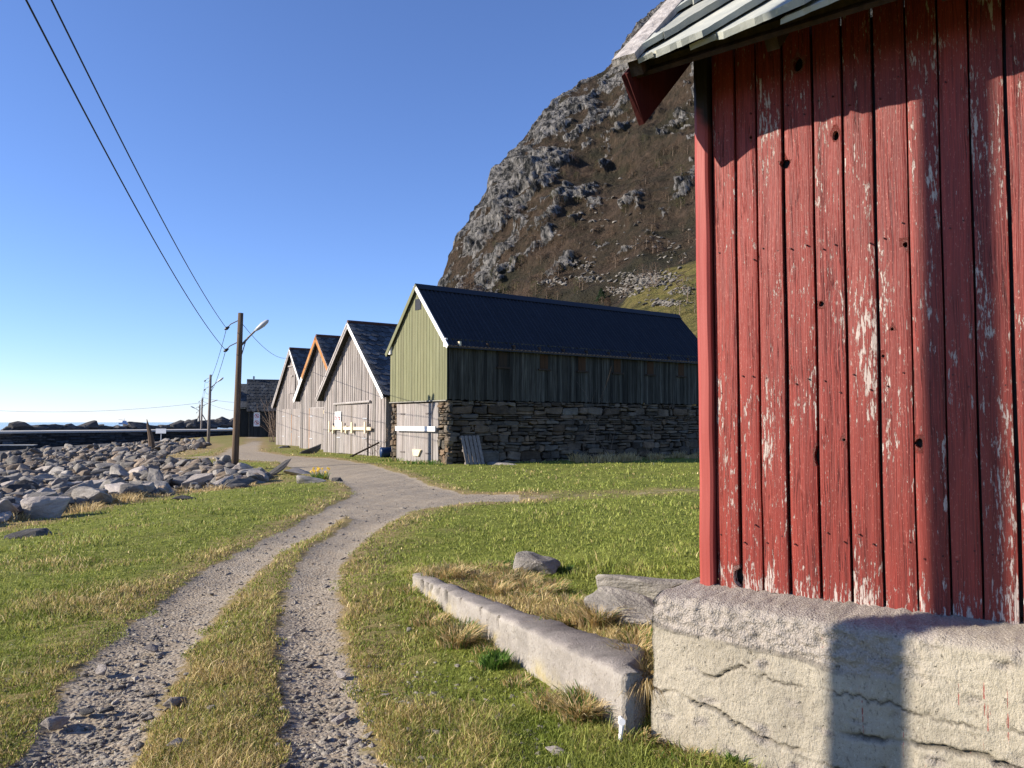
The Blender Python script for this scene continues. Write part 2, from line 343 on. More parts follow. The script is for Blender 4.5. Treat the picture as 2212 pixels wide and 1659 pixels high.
def seg_dist(x, y, pts, rad):
    """1 inside a variable-radius polyline, falling off outside (in units of metres)"""
    best = np.full(x.shape, -9.0)
    for (a, ra), (b, rb) in zip(zip(pts[:-1], rad[:-1]), zip(pts[1:], rad[1:])):
        dx, dy = b.x - a.x, b.y - a.y; L2 = dx * dx + dy * dy
        t = np.clip(((x - a.x) * dx + (y - a.y) * dy) / L2, 0, 1)
        dist = np.hypot(x - a.x - t * dx, y - a.y - t * dy)
        best = np.maximum(best, (ra + (rb - ra) * t) - dist)
    return best
def poly_sd(x, y, P):
    """signed distance, positive inside the polygon"""
    inside = np.zeros(x.shape, bool); dist = np.full(x.shape, 1e9)
    for i in range(len(P)):
        a, b = P[i], P[(i + 1) % len(P)]
        dx, dy = b.x - a.x, b.y - a.y; t = np.clip(((x - a.x) * dx + (y - a.y) * dy) / (dx * dx + dy * dy + 1e-9), 0, 1)
        dist = np.minimum(dist, np.hypot(x - a.x - t * dx, y - a.y - t * dy))
        c = ((a.y > y) != (b.y > y)) & (x < (b.x - a.x) * (y - a.y) / ((b.y - a.y) if abs(b.y - a.y) > 1e-9 else 1e-9) + a.x)
        inside ^= c
    return np.where(inside, dist, -dist)
TRACK_L = [(100, 1750, 120), (140, 1655, 112), (210, 1560, 105), (300, 1420, 92), (370, 1340, 74), (470, 1250, 58), (560, 1192, 45), (650, 1145, 38), (740, 1097, 34), (800, 1068, 34)]
TRACK_R = [(730, 1760, 95), (715, 1655, 82), (700, 1560, 74), (682, 1450, 66), (670, 1350, 56), (670, 1280, 50), (688, 1225, 44), (730, 1175, 41), (800, 1125, 40), (880, 1090, 40), (960, 1068, 36)]
def track(T):
    pts = [gp(a, b) for a, b, _ in T]; return pts, [h * p.y / F for p, (_, _, h) in zip(pts, T)]
TL, TR = track(TRACK_L), track(TRACK_R)
ROAD = [gp(*p) for p in [(340, 988), (470, 985), (498, 968), (535, 958), (545, 949), (532, 944), (556, 944), (562, 958), (556, 974), (620, 984), (720, 990), (800, 1003), (870, 1023), (930, 1048), (1000, 1064), (1120, 1068), (1120, 1082), (1000, 1087), (920, 1096), (850, 1112), (790, 1132), (735, 1107), (768, 1075), (762, 1055), (735, 1040), (690, 1030), (600, 996), (480, 992)]]
BRANCH = ([gp(1050, 1076), gp(1250, 1068), gp(1420, 1062), gp(1560, 1058)], [0.55, 0.5, 0.5, 0.5])
def masks(x, y):
    tl = seg_dist(x, y, *TL); tr = seg_dist(x, y, *TR); rd = poly_sd(x, y, ROAD)
    s = np.maximum(np.maximum(tl, tr), rd)
    g = ss(-0.22, 0.18, s * (1 + 0 * x))
    br = seg_dist(x, y, *BRANCH)
    g = np.maximum(g, 0.41 * ss(-0.6, 0.3, br))
    d = (np.interp(y, EY, EX) - x) * 0.85
    dry = 0.25 + 0.5 * ss(-0.9, -0.1, s) + 0.7 * ss(-1.6, -0.2, d) + 0.6 * ss(-1.8, 0.0, br)
    mid = ss(-3.2, -2.6, x) * (1 - ss(-1.2, -0.4, x)) * (1 - ss(9, 14, y))
    dry = dry + 0.06 * mid + 0.25 * ss(36, 60, y) * (x < -5)
    dry = dry - 0.30 * ss(0.2, 2.2, x + 0.09 * y) * (1 - ss(2, 8, np.abs(y - 12) - 6))
    # straw strip on top of the low wall and round the slab
    ax = (RW1 - RW0).normalized(); q = (x - RW0.x) * ax.y - (y - RW0.y) * ax.x; t = (x - RW0.x) * ax.x + (y - RW0.y) * ax.y
    dry = dry + 0.8 * ss(0, 0.25, q) * (1 - ss(0.5, 1.0, q)) * ss(-0.5, 0.2, t) * (1 - ss(4.2, 5, t))
    beach = ss(0.2, 1.6, d)
    return np.clip(g, 0, 1), np.clip(dry, 0, 1.2), beach, s, d

def axis(segs):
    out = [segs[0][0]]
    for a, b, st0, st1 in segs:
        x = a
        while x < b - 1e-6:
            t = (x - a) / (b - a); x = min(b, x + st0 + (st1 - st0) * t); out.append(x)
    return np.array(sorted(set(np.round(out, 4))))
gx = axis([(-160, -60, 6, 3), (-60, -20, 2.2, 0.7), (-20, -7, 0.6, 0.09), (-7, 5, 0.075, 0.075), (5, 12, 0.09, 0.7), (12, 60, 0.8, 4), (60, 260, 5, 16)])
gy = axis([(-25, 2, 2.5, 0.1), (2, 13, 0.075, 0.085), (13, 30, 0.09, 0.25), (30, 70, 0.27, 0.9), (70, 320, 1, 9)])
XX, YY = np.meshgrid(gx, gy); G, DR, BE, SD, DE = masks(XX, YY)
ZZ = gz(XX, YY) - 0.035 * G * (XX < 3) + 0.02 * (rng.random(XX.shape) - 0.5) * (1 - G) * (YY < 30) + 0.012 * (rng.random(XX.shape) - 0.5) * G * (YY < 30)
V = np.stack([XX, YY, ZZ], -1).reshape(-1, 3); C = np.stack([G, DR, BE], -1).reshape(-1, 3)
nx_, ny_ = len(gx), len(gy)
ii = (np.arange(ny_ - 1)[:, None] * nx_ + np.arange(nx_ - 1)[None]).ravel()
quads = np.stack([ii, ii + 1, ii + 1 + nx_, ii + nx_], -1)
qg = C[quads].mean(1)
qs = SD.ravel()[quads].mean(1)
isbeach = qg[:, 2] > 0.5; ispath = (qs > -0.02) & ~isbeach; island = ~isbeach & ~ispath
def sub(name, sel, mat):
    q = quads[sel]; u, inv = np.unique(q, return_inverse=True)
    o = np_mesh(name, V[u], inv.astype('i').ravel(), 4, mat, C[u], True); return tag(o, kind='structure')
sub('ground', island, M['ground']); sub('path', ispath, M['ground']); sub('beach', isbeach, M['ground'])
mb = MB(); mb.add([(-30000, -400, -3.35), (20000, -400, -3.35), (20000, 40000, -3.35), (-30000, 40000, -3.35)], [(0, 1, 2, 3)])
tag(mb.build('sea', M['sea']), kind='structure')

# ------------------------------------------------------------------ mountain: one lofted hillside from foot to skyline
SKX = [915, 928, 934, 940, 965, 985, 1010, 1045, 1062, 1110, 1150, 1175, 1225, 1265, 1310, 1340, 1365, 1400, 1430, 1500, 1600, 1800, 2200, 2700, 3300]
SKY = [905, 760, 690, 622, 560, 500, 468, 410, 370, 318, 268, 235, 190, 165, 138, 95, 50, 24, -2, -70, -150, -230, -300, -330, -360]
NU, NV = 385, 280
us = np.concatenate([np.linspace(915, 1600, 340), np.linspace(1610, 3300, NU - 340)])
MV = np.zeros((NV + 1, NU, 3)); MC = np.zeros((NV + 1, NU, 3))
def fbm(p, o=5, H=0.9): return mnoise.fractal(p, H, 2.1, o, noise_basis='PERLIN_ORIGINAL')
for i, px in enumerate(us):
    sy = float(np.interp(px, SKX, SKY)); u = (px - 915) / 600
    d0 = float(np.interp(px, [915, 1000, 1150, 1350, 1500, 3300], [330, 290, 200, 110, 80, 70]))
    d1 = float(np.interp(px, [915, 1430, 3300], [430, 620, 720]))
    for j in range(NV):
        v = j / (NV - 1); py = 917 + (sy - 917) * v
        dep = d0 + (d1 - d0) * v ** 1.15
        p = at(px, py, dep)
        q = p * 0.010
        ridg = mnoise.ridged_multi_fractal(Vector((q.x * 1.3 + q.z * 0.9, q.y * 0.5, q.z * 1.2)), 0.9, 2.1, 6, 1.0, 2.0, noise_basis='PERLIN_ORIGINAL')
        n1 = fbm(q * 0.8 + Vector((3, 1, 7)), 6); n2 = fbm(p * 0.055, 5); n3 = fbm(Vector(((p.x + p.z) * 0.024, p.y * 0.016, (p.z - p.x) * 0.085)), 6)
        crag = mnoise.ridged_multi_fractal(Vector(((p.x + p.z) * .020, p.y * .02, (p.z - p.x) * .048)), 0.8, 2.1, 5, 1.0, 2.0, noise_basis='PERLIN_ORIGINAL') - 1.0
        crag2 = mnoise.ridged_multi_fractal(Vector(((p.x + p.z) * .045, p.y * .05, (p.z - p.x) * .10)), 0.8, 2.1, 4, 1.0, 2.0, noise_basis='PERLIN_ORIGINAL') - 1.0
        edge = float(ss(0.0, 0.10, v)); gsh = .10 * float(ss(1180, 1400, px)); grassy = 1 - float(ss(0.16 + gsh, 0.30 + gsh, v + 0.10 * n1 + 0.05 * max(0, 1150 - px) / 100))
        A = edge * (1 - 0.75 * grassy)
        steep = 1 - float(ss(0.05, 0.5, (px - float(np.interp(py, SKY[::-1], SKX[::-1]))) / 420.0))
        rockm = 0.14 + 0.24 * steep + 0.12 * (ridg - 1.0) + 0.15 * n1 + 0.42 * n3 + 0.16 * crag + .20 * crag2 + .10 * n2 + 0.10 * float(ss(0.55, 0.9, v))
        rk = float(ss(0.30, 0.65, rockm)) * (1 - 0.7 * grassy)
        disp = A * (1 - .6 * float(ss(.80, 1, v))) * ((ridg - 1.25) * 6.5 + n1 * 6 + n2 * 2.4 * (0.5 + 1.5 * rk) + n3 * (1.4 + 1.8 * rk) + crag * (1.6 + 2.4 * rk) + (.6 + 2.2 * rk) * (crag2 + .8 * fbm(p * .16, 4)) - 6.0)
        sc_ = 0.45 + 0.55 * (dep / 500)
        dirv = Vector((-0.62, -0.70, 0.35)) * disp * sc_
        MV[j, i] = p + dirv
        MC[j, i] = (rk, grassy, float(ss(0.1, 0.45, -n1 * 0.8 + 0.35 * n2 + 0.1)))
    p = Vector(MV[NV - 1, i]); MV[NV, i] = (p.x * 1.35 + 60, p.y * 1.4, -6); MC[NV, i] = MC[NV - 1, i]
ii = (np.arange(NV)[:, None] * NU + np.arange(NU - 1)[None]).ravel()
mq = np.stack([ii, ii + 1, ii + 1 + NU, ii + NU], -1)
mt = np_mesh('mountain', MV.reshape(-1, 3), mq.ravel(), 4, M['mountain'], MC.reshape(-1, 3), False)
tag(mt, kind='structure')

# ------------------------------------------------------------------ rocks
def rock_mesh(name, seed, sx=1, sy=1, sz=0.7, n=15, mat=None, bev=0.05, sub=2, rough=0.05):
    """angular stone about 1 m across, resting on z = 0 and a little sunk"""
    r = random.Random(seed); bm = bmesh.new()
    for _ in range(n):
        v = Vector((r.gauss(0, 1), r.gauss(0, 1), r.gauss(0, 1))).normalized()
        m = max(abs(v.x), abs(v.y), abs(v.z)); v = v.lerp(v / m * 0.85, 0.55) * r.uniform(0.42, 0.54)
        bm.verts.new((v.x * sx, v.y * sy, v.z * sz))
    res = bmesh.ops.convex_hull(bm, input=bm.verts)
    bmesh.ops.delete(bm, geom=[v for v in bm.verts if not v.link_faces], context='VERTS')
    bmesh.ops.dissolve_limit(bm, angle_limit=R(14), verts=bm.verts, edges=bm.edges)
    if bev: bmesh.ops.bevel(bm, geom=list(bm.edges), offset=bev, segments=1, profile=0.6, affect='EDGES', clamp_overlap=True)
    bmesh.ops.triangulate(bm, faces=bm.faces)
    for _ in range(sub): bmesh.ops.subdivide_edges(bm, edges=[e for e in bm.edges if e.calc_length() > 0.16], cuts=1, use_grid_fill=True)
    o = Vector((seed * 3.1, seed * 1.7, 0))
    for v in bm.verts:
        d = mnoise.noise(v.co * 4 + o) * rough + mnoise.noise(v.co * 11 + o) * rough * 0.45
        v.co += v.co.normalized() * d
    zm = min(v.co.z for v in bm.verts)
    for v in bm.verts: v.co.z -= zm * 0.80
    bmesh.ops.recalc_face_normals(bm, faces=bm.faces)
    me = bpy.data.meshes.new(name); bm.to_mesh(me); bm.free()
    if mat: me.materials.append(mat)
    ca = me.color_attributes.new('Col', 'FLOAT_COLOR', 'POINT'); ca.data.foreach_set('color', np.ones(len(me.vertices) * 4, 'f'))
    return me
ROCKS = [rock_mesh('boulder', s, random.uniform(0.9, 1.3), random.uniform(0.75, 1.1), random.uniform(0.5, 0.85), 14 + s % 5, M['rock'], .028, 2, .034) for s in range(10)]
DARKS = [m.copy() for m in ROCKS[:5]]; PALES = [m.copy() for m in ROCKS[5:]]
for m in DARKS: m.materials[0] = M['rock_dark']
for m in PALES: m.materials[0] = M['rock_pale']
BROWNS = [m.copy() for m in ROCKS[2:6]]
for m in BROWNS: m.materials[0] = M['rock_brown']
SLAB = [rock_mesh('slab', 40 + s, 1.25, 0.75, 0.36, 12, M['rock_dark'], 0.02, 2, 0.035) for s in range(3)]
def rock_obj(name, me, loc, s, rot, label, group=None, cat='boulder'):
    o = bpy.data.objects.new(name, me); col.objects.link(o); o.location = loc; o.rotation_euler = rot; o.scale = s
    return tag(o, label, cat, group)

def merged_rocks(name, items, kind='stuff', mat='rock'):
    """items: (mesh, loc, scale3, rot) -> one object"""
    Vs, Fs, Cs, o = [], [], [], 0
    cache = {}
    for me, loc, s, rot, tint in items:
        if me.name not in cache:
            v = np.empty(len(me.vertices) * 3, 'f'); me.vertices.foreach_get('co', v); me.calc_loop_triangles()
            t = np.empty(len(me.loop_triangles) * 3, 'i'); me.loop_triangles.foreach_get('vertices', t); cache[me.name] = (v.reshape(-1, 3), t)
        v, t = cache[me.name]
        m = np.array(Matrix.LocRotScale(Vector(loc), Matrix.Identity(3).to_euler() if rot is None else __import__('mathutils').Euler(rot), Vector(s)))
        Vs.append(v @ m[:3, :3].T + m[:3, 3]); Fs.append(t + o); o += len(v); Cs.append(np.tile(np.array(tint, 'f'), (len(v), 1)))
    ob = np_mesh(name, np.concatenate(Vs), np.concatenate(Fs), 3, M[mat], np.concatenate(Cs)); return tag(ob, kind=kind)

PEB = [rock_mesh('pebble', 80 + s, random.uniform(0.9, 1.3), random.uniform(0.8, 1.1), random.uniform(0.45, 0.8), 10, M['rock'], 0.06, 0, 0.03) for s in range(6)]

# shore boulders: pick spots over the beach, largest-looking 290 become things
shore = []
r = random.Random(3); cell = {}
tries = 0
while len(shore) < 3600 and tries < 90000:
    tries += 1
    px = r.uniform(-260, 760); py = 940 + 260 * r.random() ** 1.2
    try: p = gp(px, py)
    except Exception: continue
    d = (float(np.interp(p.y, EY, EX)) - p.x) * 0.85
    if d < -0.1 or p.y > 118 or p.y < 9 or p.z < -3.3 or py < 985 - px * .09: continue
    if p.y > 100 and p.x > -43: continue
    s = (0.22 + 0.80 * r.random() ** 2.6) * (1 + 0.006 * p.y)
    if d < 1.2: s *= 0.9
    app = s / p.y
    key = (round(p.x / (s * 0.36)), round(p.y / (s * 0.75)))
    if cell.get(key, 0) >= 1: continue
    cell[key] = 1
    shore.append((app, p, s, d))
# the stone lip under the road shoulder
for k in range(64):
    t = k / 63; y = 27 + 17 * t; x = float(np.interp(y, EY, EX)) + r.uniform(-1.3, 0.35)
    s = r.uniform(0.45, 0.95); shore.append((s / y, gpt(x, y), s, 0.5))
shore.sort(key=lambda t: -t[0])
rest = []
for i, (app, p, s, d) in enumerate(shore):
    rot = (r.uniform(-0.5, 0.5), r.uniform(-0.5, 0.5), r.uniform(0, 6.28)); sc = (s * r.uniform(0.8, 1.35), s * r.uniform(0.7, 1.0), s * r.uniform(0.5, 1.0))
    loc = (p.x, p.y, p.z - 0.10 * s + (0.16 * r.random() if d < 3 else 0.3 * r.random()))
    low = d > 14
    if i < 285:
        k = r.random(); me = r.choice(PALES) if k < (0.16 if low else 0.30) else (r.choice(DARKS) if k < (0.66 if low else 0.52) else r.choice(ROCKS))
        if me in PALES: nm, lb = 'pale', 'pale grey boulder in the heap of rocks along the shore'
        elif me in DARKS: nm, lb = 'dark', 'dark slate-grey boulder in the heap of rocks along the shore'
        elif r.random() < .3: me = r.choice(BROWNS); nm, lb = 'brownish', 'brownish lichened boulder in the heap of rocks along the shore'
        else: nm, lb = 'grey', 'mid-grey boulder in the heap of rocks along the shore'
        rock_obj('boulder', me, loc, sc, rot, lb, nm + ' boulders on the shore')
    else:
        tv = r.uniform(0.22, 0.6) if low else r.uniform(0.5, 1.15); wv = r.choice((0, 0, .08, .18)); rest.append((r.choice(ROCKS), loc, sc, rot, (tv * (1 + wv), tv, tv * (1 - wv))))
if rest: tag(merged_rocks('shore_rocks', rest), 'grey and dark rocks heaped along the shore', 'rocks')

def gz1(x, y): return float(gz(x, y))
def big(name, me, px, py, s, rot, label, sink=0.05, cat='boulder'):
    p = gp(px, py); return rock_obj(name, me, (p.x, p.y, gz1(p.x, p.y) - sink), s, rot, label, None, cat)
big('boulder', PALES[1], 112, 1118, (0.95, 0.8, 0.95), (0.15, -0.25, 0.5), 'large pale pinkish boulder at the grass edge, front of the shore rocks')
big('boulder', PALES[3], 175, 1085, (0.95, 0.8, 1.0), (0.2, 0.3, 0.2), 'pale rounded boulder just behind the large pinkish boulder')
big('flat_stone', SLAB[0], 66, 1158, (0.62, 0.55, 0.5), (0.05, -0.1, 0.35), 'flat grey stone lying alone on the lawn left of the track', 0.02, 'stone')
big('flat_stone', SLAB[1], 405, 960 + 118, (0.62, 0.5, 0.45), (0.1, 0.1, 0.5), 'small dark flat stone on the grass below the shore boulders', 0.02, 'stone')
big('slab', SLAB[1], 487, 1052, (1.9, 1.3, 1.25), (0.1, -0.30, 0.35), 'dark layered slab tilted on the bank below the lamp pole', 0.05, 'slab')
big('slab', SLAB[2], 590, 1026, (1.7, 0.8, 0.8), (0.15, -0.62, 0.25), 'long slab leaning up out of the bank right of the lamp pole', 0.0, 'slab')
big('boulder', DARKS[2], 512, 1053, (0.9, 0.8, 0.6), (0.2, 0.1, 0.9), 'rough dark grey rock just right of the layered slab')
big('boulder', ROCKS[3], 552, 1044, (0.8, 0.6, 0.45), (0.2, 0.2, 0.3), 'low grey rock between the two slabs on the bank')
big('boulder', PALES[0], 640, 1025, (1.2, 0.7, 0.55), (0.0, 0.12, 0.1), 'low pale stone at the right end of the road bank')
big('boulder', ROCKS[6], 672, 1043, (1.0, 0.7, 0.42), (0.1, 0.1, 0.0), 'grey triangular stone on the grass beside the yellow flowers')
big('boulder', DARKS[4], 727, 1037, (0.42, 0.4, 0.35), (0, 0, 0.3), 'small dark stone at the edge of the gravel past the yellow flowers')
big('boulder', ROCKS[1], 230, 1035, (2.6, 1.6, 1.25), (0.1, 0.1, 0.2), 'broad dark weathered boulder low among the shore rocks').data = DARKS[1]
big('boulder', ROCKS[7], 1160, 1236, (0.58, 0.42, 0.62), (0.05, 0.0, -0.2), 'rounded grey boulder half sunk in the lawn behind the low wall', 0.05)
big('boulder', DARKS[0], 678, 980, (1.7, 0.6, 0.95), (0.1, -0.5, 0.35), 'tilted grey slab standing in front of the middle weathered boathouse', 0.05)
big('boulder', ROCKS[2], 611, 968, (0.75, 0.6, 0.6), (0, 0, 0.4), 'grey stone at the left corner of the farthest weathered boathouse')
big('boulder', DARKS[3], 621, 967, (0.6, 0.5, 0.55), (0, 0.2, 1.4), 'dark stone at the foot of the farthest weathered boathouse')
big('boulder', ROCKS[4], 1085, 1003, (2.2, 0.8, 0.32), (0, 0.05, -0.5), 'long flat grey stone in the grass in front of the drystone wall', 0.03)
big('boulder', ROCKS[5], 1352, 986, (1.7, 0.9, 0.42), (0, 0, -0.6), 'low grey stone in dry grass near the right end of the barn')
big('boulder', PALES[2], 1290, 985, (0.75, 0.4, 0.5), (0, 0, 0.3), 'small pale stone in dry grass below the barn wall')
# bedrock beside the shed foundation
mb = None
big('bedrock', ROCKS[8], 1350, 1350, (0.78, 0.62, 0.62), (0.04, 0.10, -0.52), 'smooth grey bedrock hump between the low wall and the concrete foundation', 0.06, 'bedrock')
big('bedrock', ROCKS[0], 1400, 1305, (0.95, 0.6, 0.55), (0.0, -0.12, -0.4), 'brownish grey rock behind the bedrock hump, beside the shed foundation', 0.05, 'bedrock')

# stones on the tracks: the larger ones are things, the gravel is stuff
for k, (px, py, s, nm) in enumerate([(325, 1408, .10, 'pale stone on the left wheel track beside the grass strip'), (120, 1565, .12, 'flat pale stone in the left wheel track near the lower left'),
        (186, 1540, .09, 'dark upright stone in the left wheel track'), (232, 1535, .07, 'small dark stone on a bare patch of the left wheel track'), (218, 1460, .10, 'flat grey stone in the middle of the left wheel track'),
        (382, 1610, .10, 'grey stone on the grass strip near the lower edge'), (378, 1528, .13, 'long flat grey stone in the grass strip between the tracks'), (450, 1535, .08, 'small round stone in the grass strip between the tracks'),
        (738, 1545, .10, 'whitish stone at the right edge of the right wheel track'), (735, 1452, .08, 'tan stone beside the right wheel track, farther up'), (1078, 1548, .085, 'pale upright stone in the grass below the low wall'),
        (1016, 1608, .08, 'dark round stone in the grass at the lower edge'), (1050, 1606, .08, 'pale round stone in the grass at the lower edge'), (1108, 1520, .07, 'flat pale stone in the grass below the low wall'),
        (1200, 1632, .09, 'grey stone in the grass in front of the foundation, near the lower edge'), (1310, 1640, .08, 'dark stone in the grass at the foot of the foundation')]):
    p = gp(px, py); rock_obj('stone', (PALES if 'pale' in nm or 'white' in nm or 'tan' in nm else (DARKS if 'dark' in nm else PALES))[k % 5], (p.x, p.y, gz1(p.x, p.y) - 0.015), (s * 1.3, s, s * 0.85), (0.1, 0.1, k * 1.3), nm, None, 'stone')
items = []; r = random.Random(11); rg = np.random.default_rng(12); N_ = 40000
pxs = rg.uniform(-350, 1250, N_); pys = 990 + 760 * rg.random(N_) ** 0.7
xc_ = (pxs - 1106) / F; yc_ = (829.5 - pys) / F; dx_, dy_, dz_ = xc_, math.cos(PITCH) - yc_ * math.sin(PITCH), math.sin(PITCH) + yc_ * math.cos(PITCH)
z_ = np.full(N_, -.15)
for _ in range(20): k_ = (z_ - EYE) / dz_; z_ = .5 * z_ + .5 * gz(dx_ * k_, dy_ * k_, False)
x_, y_ = dx_ * k_, dy_ * k_; g_ = masks(x_, y_)[0]; z_ = gz(x_, y_)
for i in range(N_):
    x, y, gm = float(x_[i]), float(y_[i]), float(g_[i])
    if y > 26: continue
    gv = gm + r.uniform(-0.45, 0.15)
    keep = gv > 0.5 or (r.random() < 0.05 and y < 7) or (-1.2 < x < 1.0 and r.random() < 0.30 * max(0, 1 - (y - 3.6) / 2.2) and gv < .5)
    if not keep: continue
    s = (0.009 + 0.026 * r.random() ** 3.5 + (0.034 if r.random() < (0.05 if y < 6 else 0.02) else 0)) * (1 + 0.05 * y); tv = r.uniform(0.6, 1.25)
    items.append((r.choice(PEB), (x, y, float(z_[i]) - 0.035 * gm - 0.1 * s), (s * r.uniform(0.9, 1.6), s, s * r.uniform(0.6, 1)), (r.uniform(-.4, .4), r.uniform(-.4, .4), r.uniform(0, 6.28)), (tv, tv, tv)))
    if len(items) >= 12000: break
tag(merged_rocks('gravel', items, mat='gravel'), 'loose grey gravel on the two wheel tracks', 'gravel')

# ------------------------------------------------------------------ gabled buildings (X along the gable, Y along the ridge, Z up)
ROT_B = math.atan2(-0.804, 0.595)
def local(o_loc, x, y): return (o_loc[0] + 0.595 * x + 0.804 * y, o_loc[1] - 0.804 * x + 0.595 * y)
def tint(r, a=0.75, b=1.2, warm=0.04):
    k = r.uniform(a, b); return (k * (1 + r.uniform(0, warm)), k, k * (1 - r.uniform(0, warm)))
def gable_boards(W, zb, roofz, bw, y0, r, ta=0.78, tb=1.15, relief=0.025, thick=0.03, jag=0.03):
    m = MB(); x = -W / 2; k = 0
    while x < W / 2 - 0.01:
        w = min(bw * r.uniform(0.8, 1.2), W / 2 - x); x1 = x + w - 0.006
        yf = y0 - thick - (relief if k % 2 else 0) - r.uniform(0, 0.004); b = zb + r.uniform(-jag, jag)
        xs = [x, x1] if not (x < 0 < x1) else [x, 0, x1]
        for a, c in zip(xs[:-1], xs[1:]):
            m.hexa([(a, yf, b), (c, yf, b), (c, y0, b), (a, y0, b), (a, yf, roofz(a)), (c, yf, roofz(c)), (c, y0, roofz(c)), (a, y0, roofz(a))], tint(r, ta, tb) if a == xs[0] else m.c[-1])
        x += w; k += 1
    return m
def side_boards(x0, sgn, L, zb, zt, bw, r, ta=0.7, tb=1.2, relief=0.02, jag=0.03, y0=0.0):
    m = MB(); y = y0; k = 0
    while y < L - 0.01:
        w = min(bw * r.uniform(0.8, 1.2), L - y); xf = x0 + sgn * (0.03 + (relief if k % 2 else 0)); b = zb + r.uniform(-jag, jag)
        m.box(min(x0, xf), max(x0, xf), y, y + w - 0.006, b, zt, tint(r, ta, tb)); y += w; k += 1
    return m
def slope_bar(m, x0, z0, x1, z1, y0, y1, h, c=(1, 1, 1)):
    """bar following a roof slope in the XZ plane, h deep downwards (square to the slope)"""
    d = Vector((x1 - x0, 0, z1 - z0)).normalized(); n = Vector((d.z, 0, -d.x));  n = n if n.z < 0 else -n
    a, b = Vector((x0, 0, z0)), Vector((x1, 0, z1)); e, f = a + n * h, b + n * h
    m.hexa([(e.x, y0, e.z), (f.x, y0, f.z), (f.x, y1, f.z), (e.x, y1, e.z), (a.x, y0, a.z), (b.x, y0, b.z), (b.x, y1, b.z), (a.x, y1, a.z)], c)
def slates(W2, zr, ze, L, y0, r, sw=0.55, ex=0.42, sides=(-1, 1)):
    """fish-scale slates on both slopes plus the boarding under them"""
    m = MB(); sl = math.hypot(W2, zr - ze); dx, dz = W2 / sl, (ze - zr) / sl
    for sg in sides:
        n = Vector((sg * -dz, 0, dx))
        def P(b, y, lift): return (sg * dx * b + n.x * lift, y, zr + dz * b + n.z * lift)
        m.hexa([P(sl, y0, -.09), P(sl, y0 + L, -.09), P(0, y0 + L, -.09), P(0, y0, -.09), P(sl, y0, -.03), P(sl, y0 + L, -.03), P(0, y0 + L, -.03), P(0, y0, -.03)], (0.5, 0.45, 0.4))
        rows = int(sl / ex) + 1
        for i in range(rows):
            b1 = sl - i * ex + 0.04; b0 = max(0, b1 - ex * 1.45)
            y = y0 - (sw / 2 if i % 2 else 0)
            while y < y0 + L:
                w = sw * r.uniform(0.9, 1.05); ya, yb = max(y, y0), min(y + w - 0.012, y0 + L)
                if yb - ya > 0.08:
                    t = 0.022; up = 0.05 + r.uniform(-0.008, 0.012); lo = 0.006; ye, yf = ya + (yb - ya) * .2, yb - (yb - ya) * .2; j = r.uniform(-0.03, 0.03)
                    ring = [(b0, ya, lo), (b0, yb, lo), (b1 - ex * .38 + j, yb, up - .012), (b1 - .05 + j, yf, up), (b1 + j, (ya + yb) / 2, up), (b1 - .05 + j, ye, up), (b1 - ex * .38 + j, ya, up - .012)]
                    vs = [P(b, q, l) for b, q, l in ring] + [P(b, q, l + t) for b, q, l in ring]; k = 7
                    fs = [tuple(range(k)), tuple(range(2 * k - 1, k - 1, -1))] + [(a, (a + 1) % k, (a + 1) % k + k, a + k) for a in range(k)]
                    m.add(vs, fs, tint(r, 0.6, 1.5, 0.0))
                y += w
    return m

def boathouse(loc, W, L, eave, ridge, seed, label, over=0.45, front=0.35, verge=('old_wood', 'white_wood'), rustl=False, slate_w=0.55):
    r = random.Random(seed); H = empty('boathouse', loc, ROT_B); tag(H, label, 'boathouse', 'weathered gabled boathouses in a row')
    W2 = W / 2; rz = lambda x: ridge - 0.12 - (ridge - eave) * abs(x) / W2
    gable_boards(W, -0.35, rz, 0.15, 0.0, r, 0.58, 1.3).build('gable_wall', M['grey_wood'], H)
    side_boards(W2 - .031, 1, L, -0.3, eave - 0.1, 0.16, r).build('side_wall', M['grey_wood'], H)
    side_boards(-W2 + .031, -1, L, -0.3, eave - 0.1, 0.16, r).build('side_wall', M['grey_wood'], H)
    m = gable_boards(W, -0.3, rz, 0.16, 0.0, r); m.v = [(x, L - y, z) for x, y, z in m.v]; m.build('back_wall', M['grey_wood'], H)
    k = (W2 + over) / W2; ze = ridge - (ridge - eave) * k
    rf = slates(W2 + over, ridge, ze, L + front + 0.2, -front, r, slate_w).build('roof', M['slate'], H)
    m = MB(); m.tube([(0, -front - .02, ridge + .07), (0, L + .2, ridge + .07)], 0.10, 6); m.build('ridge_cap', M['rust_dark'], rf)
    for sg, mat in ((-1, verge[0]), (1, verge[1])):
        m = MB(); xe, zz = sg * (W2 + over - .03), ze - .02
        slope_bar(m, 0 if sg < 0 else 0.002, ridge - .02, xe, zz, -front - .035, -front - .003, 0.20, (1, 1, 1))
        slope_bar(m, 0 if sg < 0 else 0.002, ridge + .06, xe, zz + .08, -front - .062, -front - .0375, 0.12, (1.1, 1.1, 1.1))
        m.build('bargeboard', M[mat], H)
        if rustl:
            m = MB(); c0 = 0.0 if sg > 0 else 0.0; f = 0.62 if sg < 0 else 0.95
            slope_bar(m, sg * 0.01, ridge + .05, xe * f, ridge + .05 + (zz - ridge) * f, -front - .078, -front - .064, 0.27)
            m.build('verge_flashing', M['rust'], H)
    return H
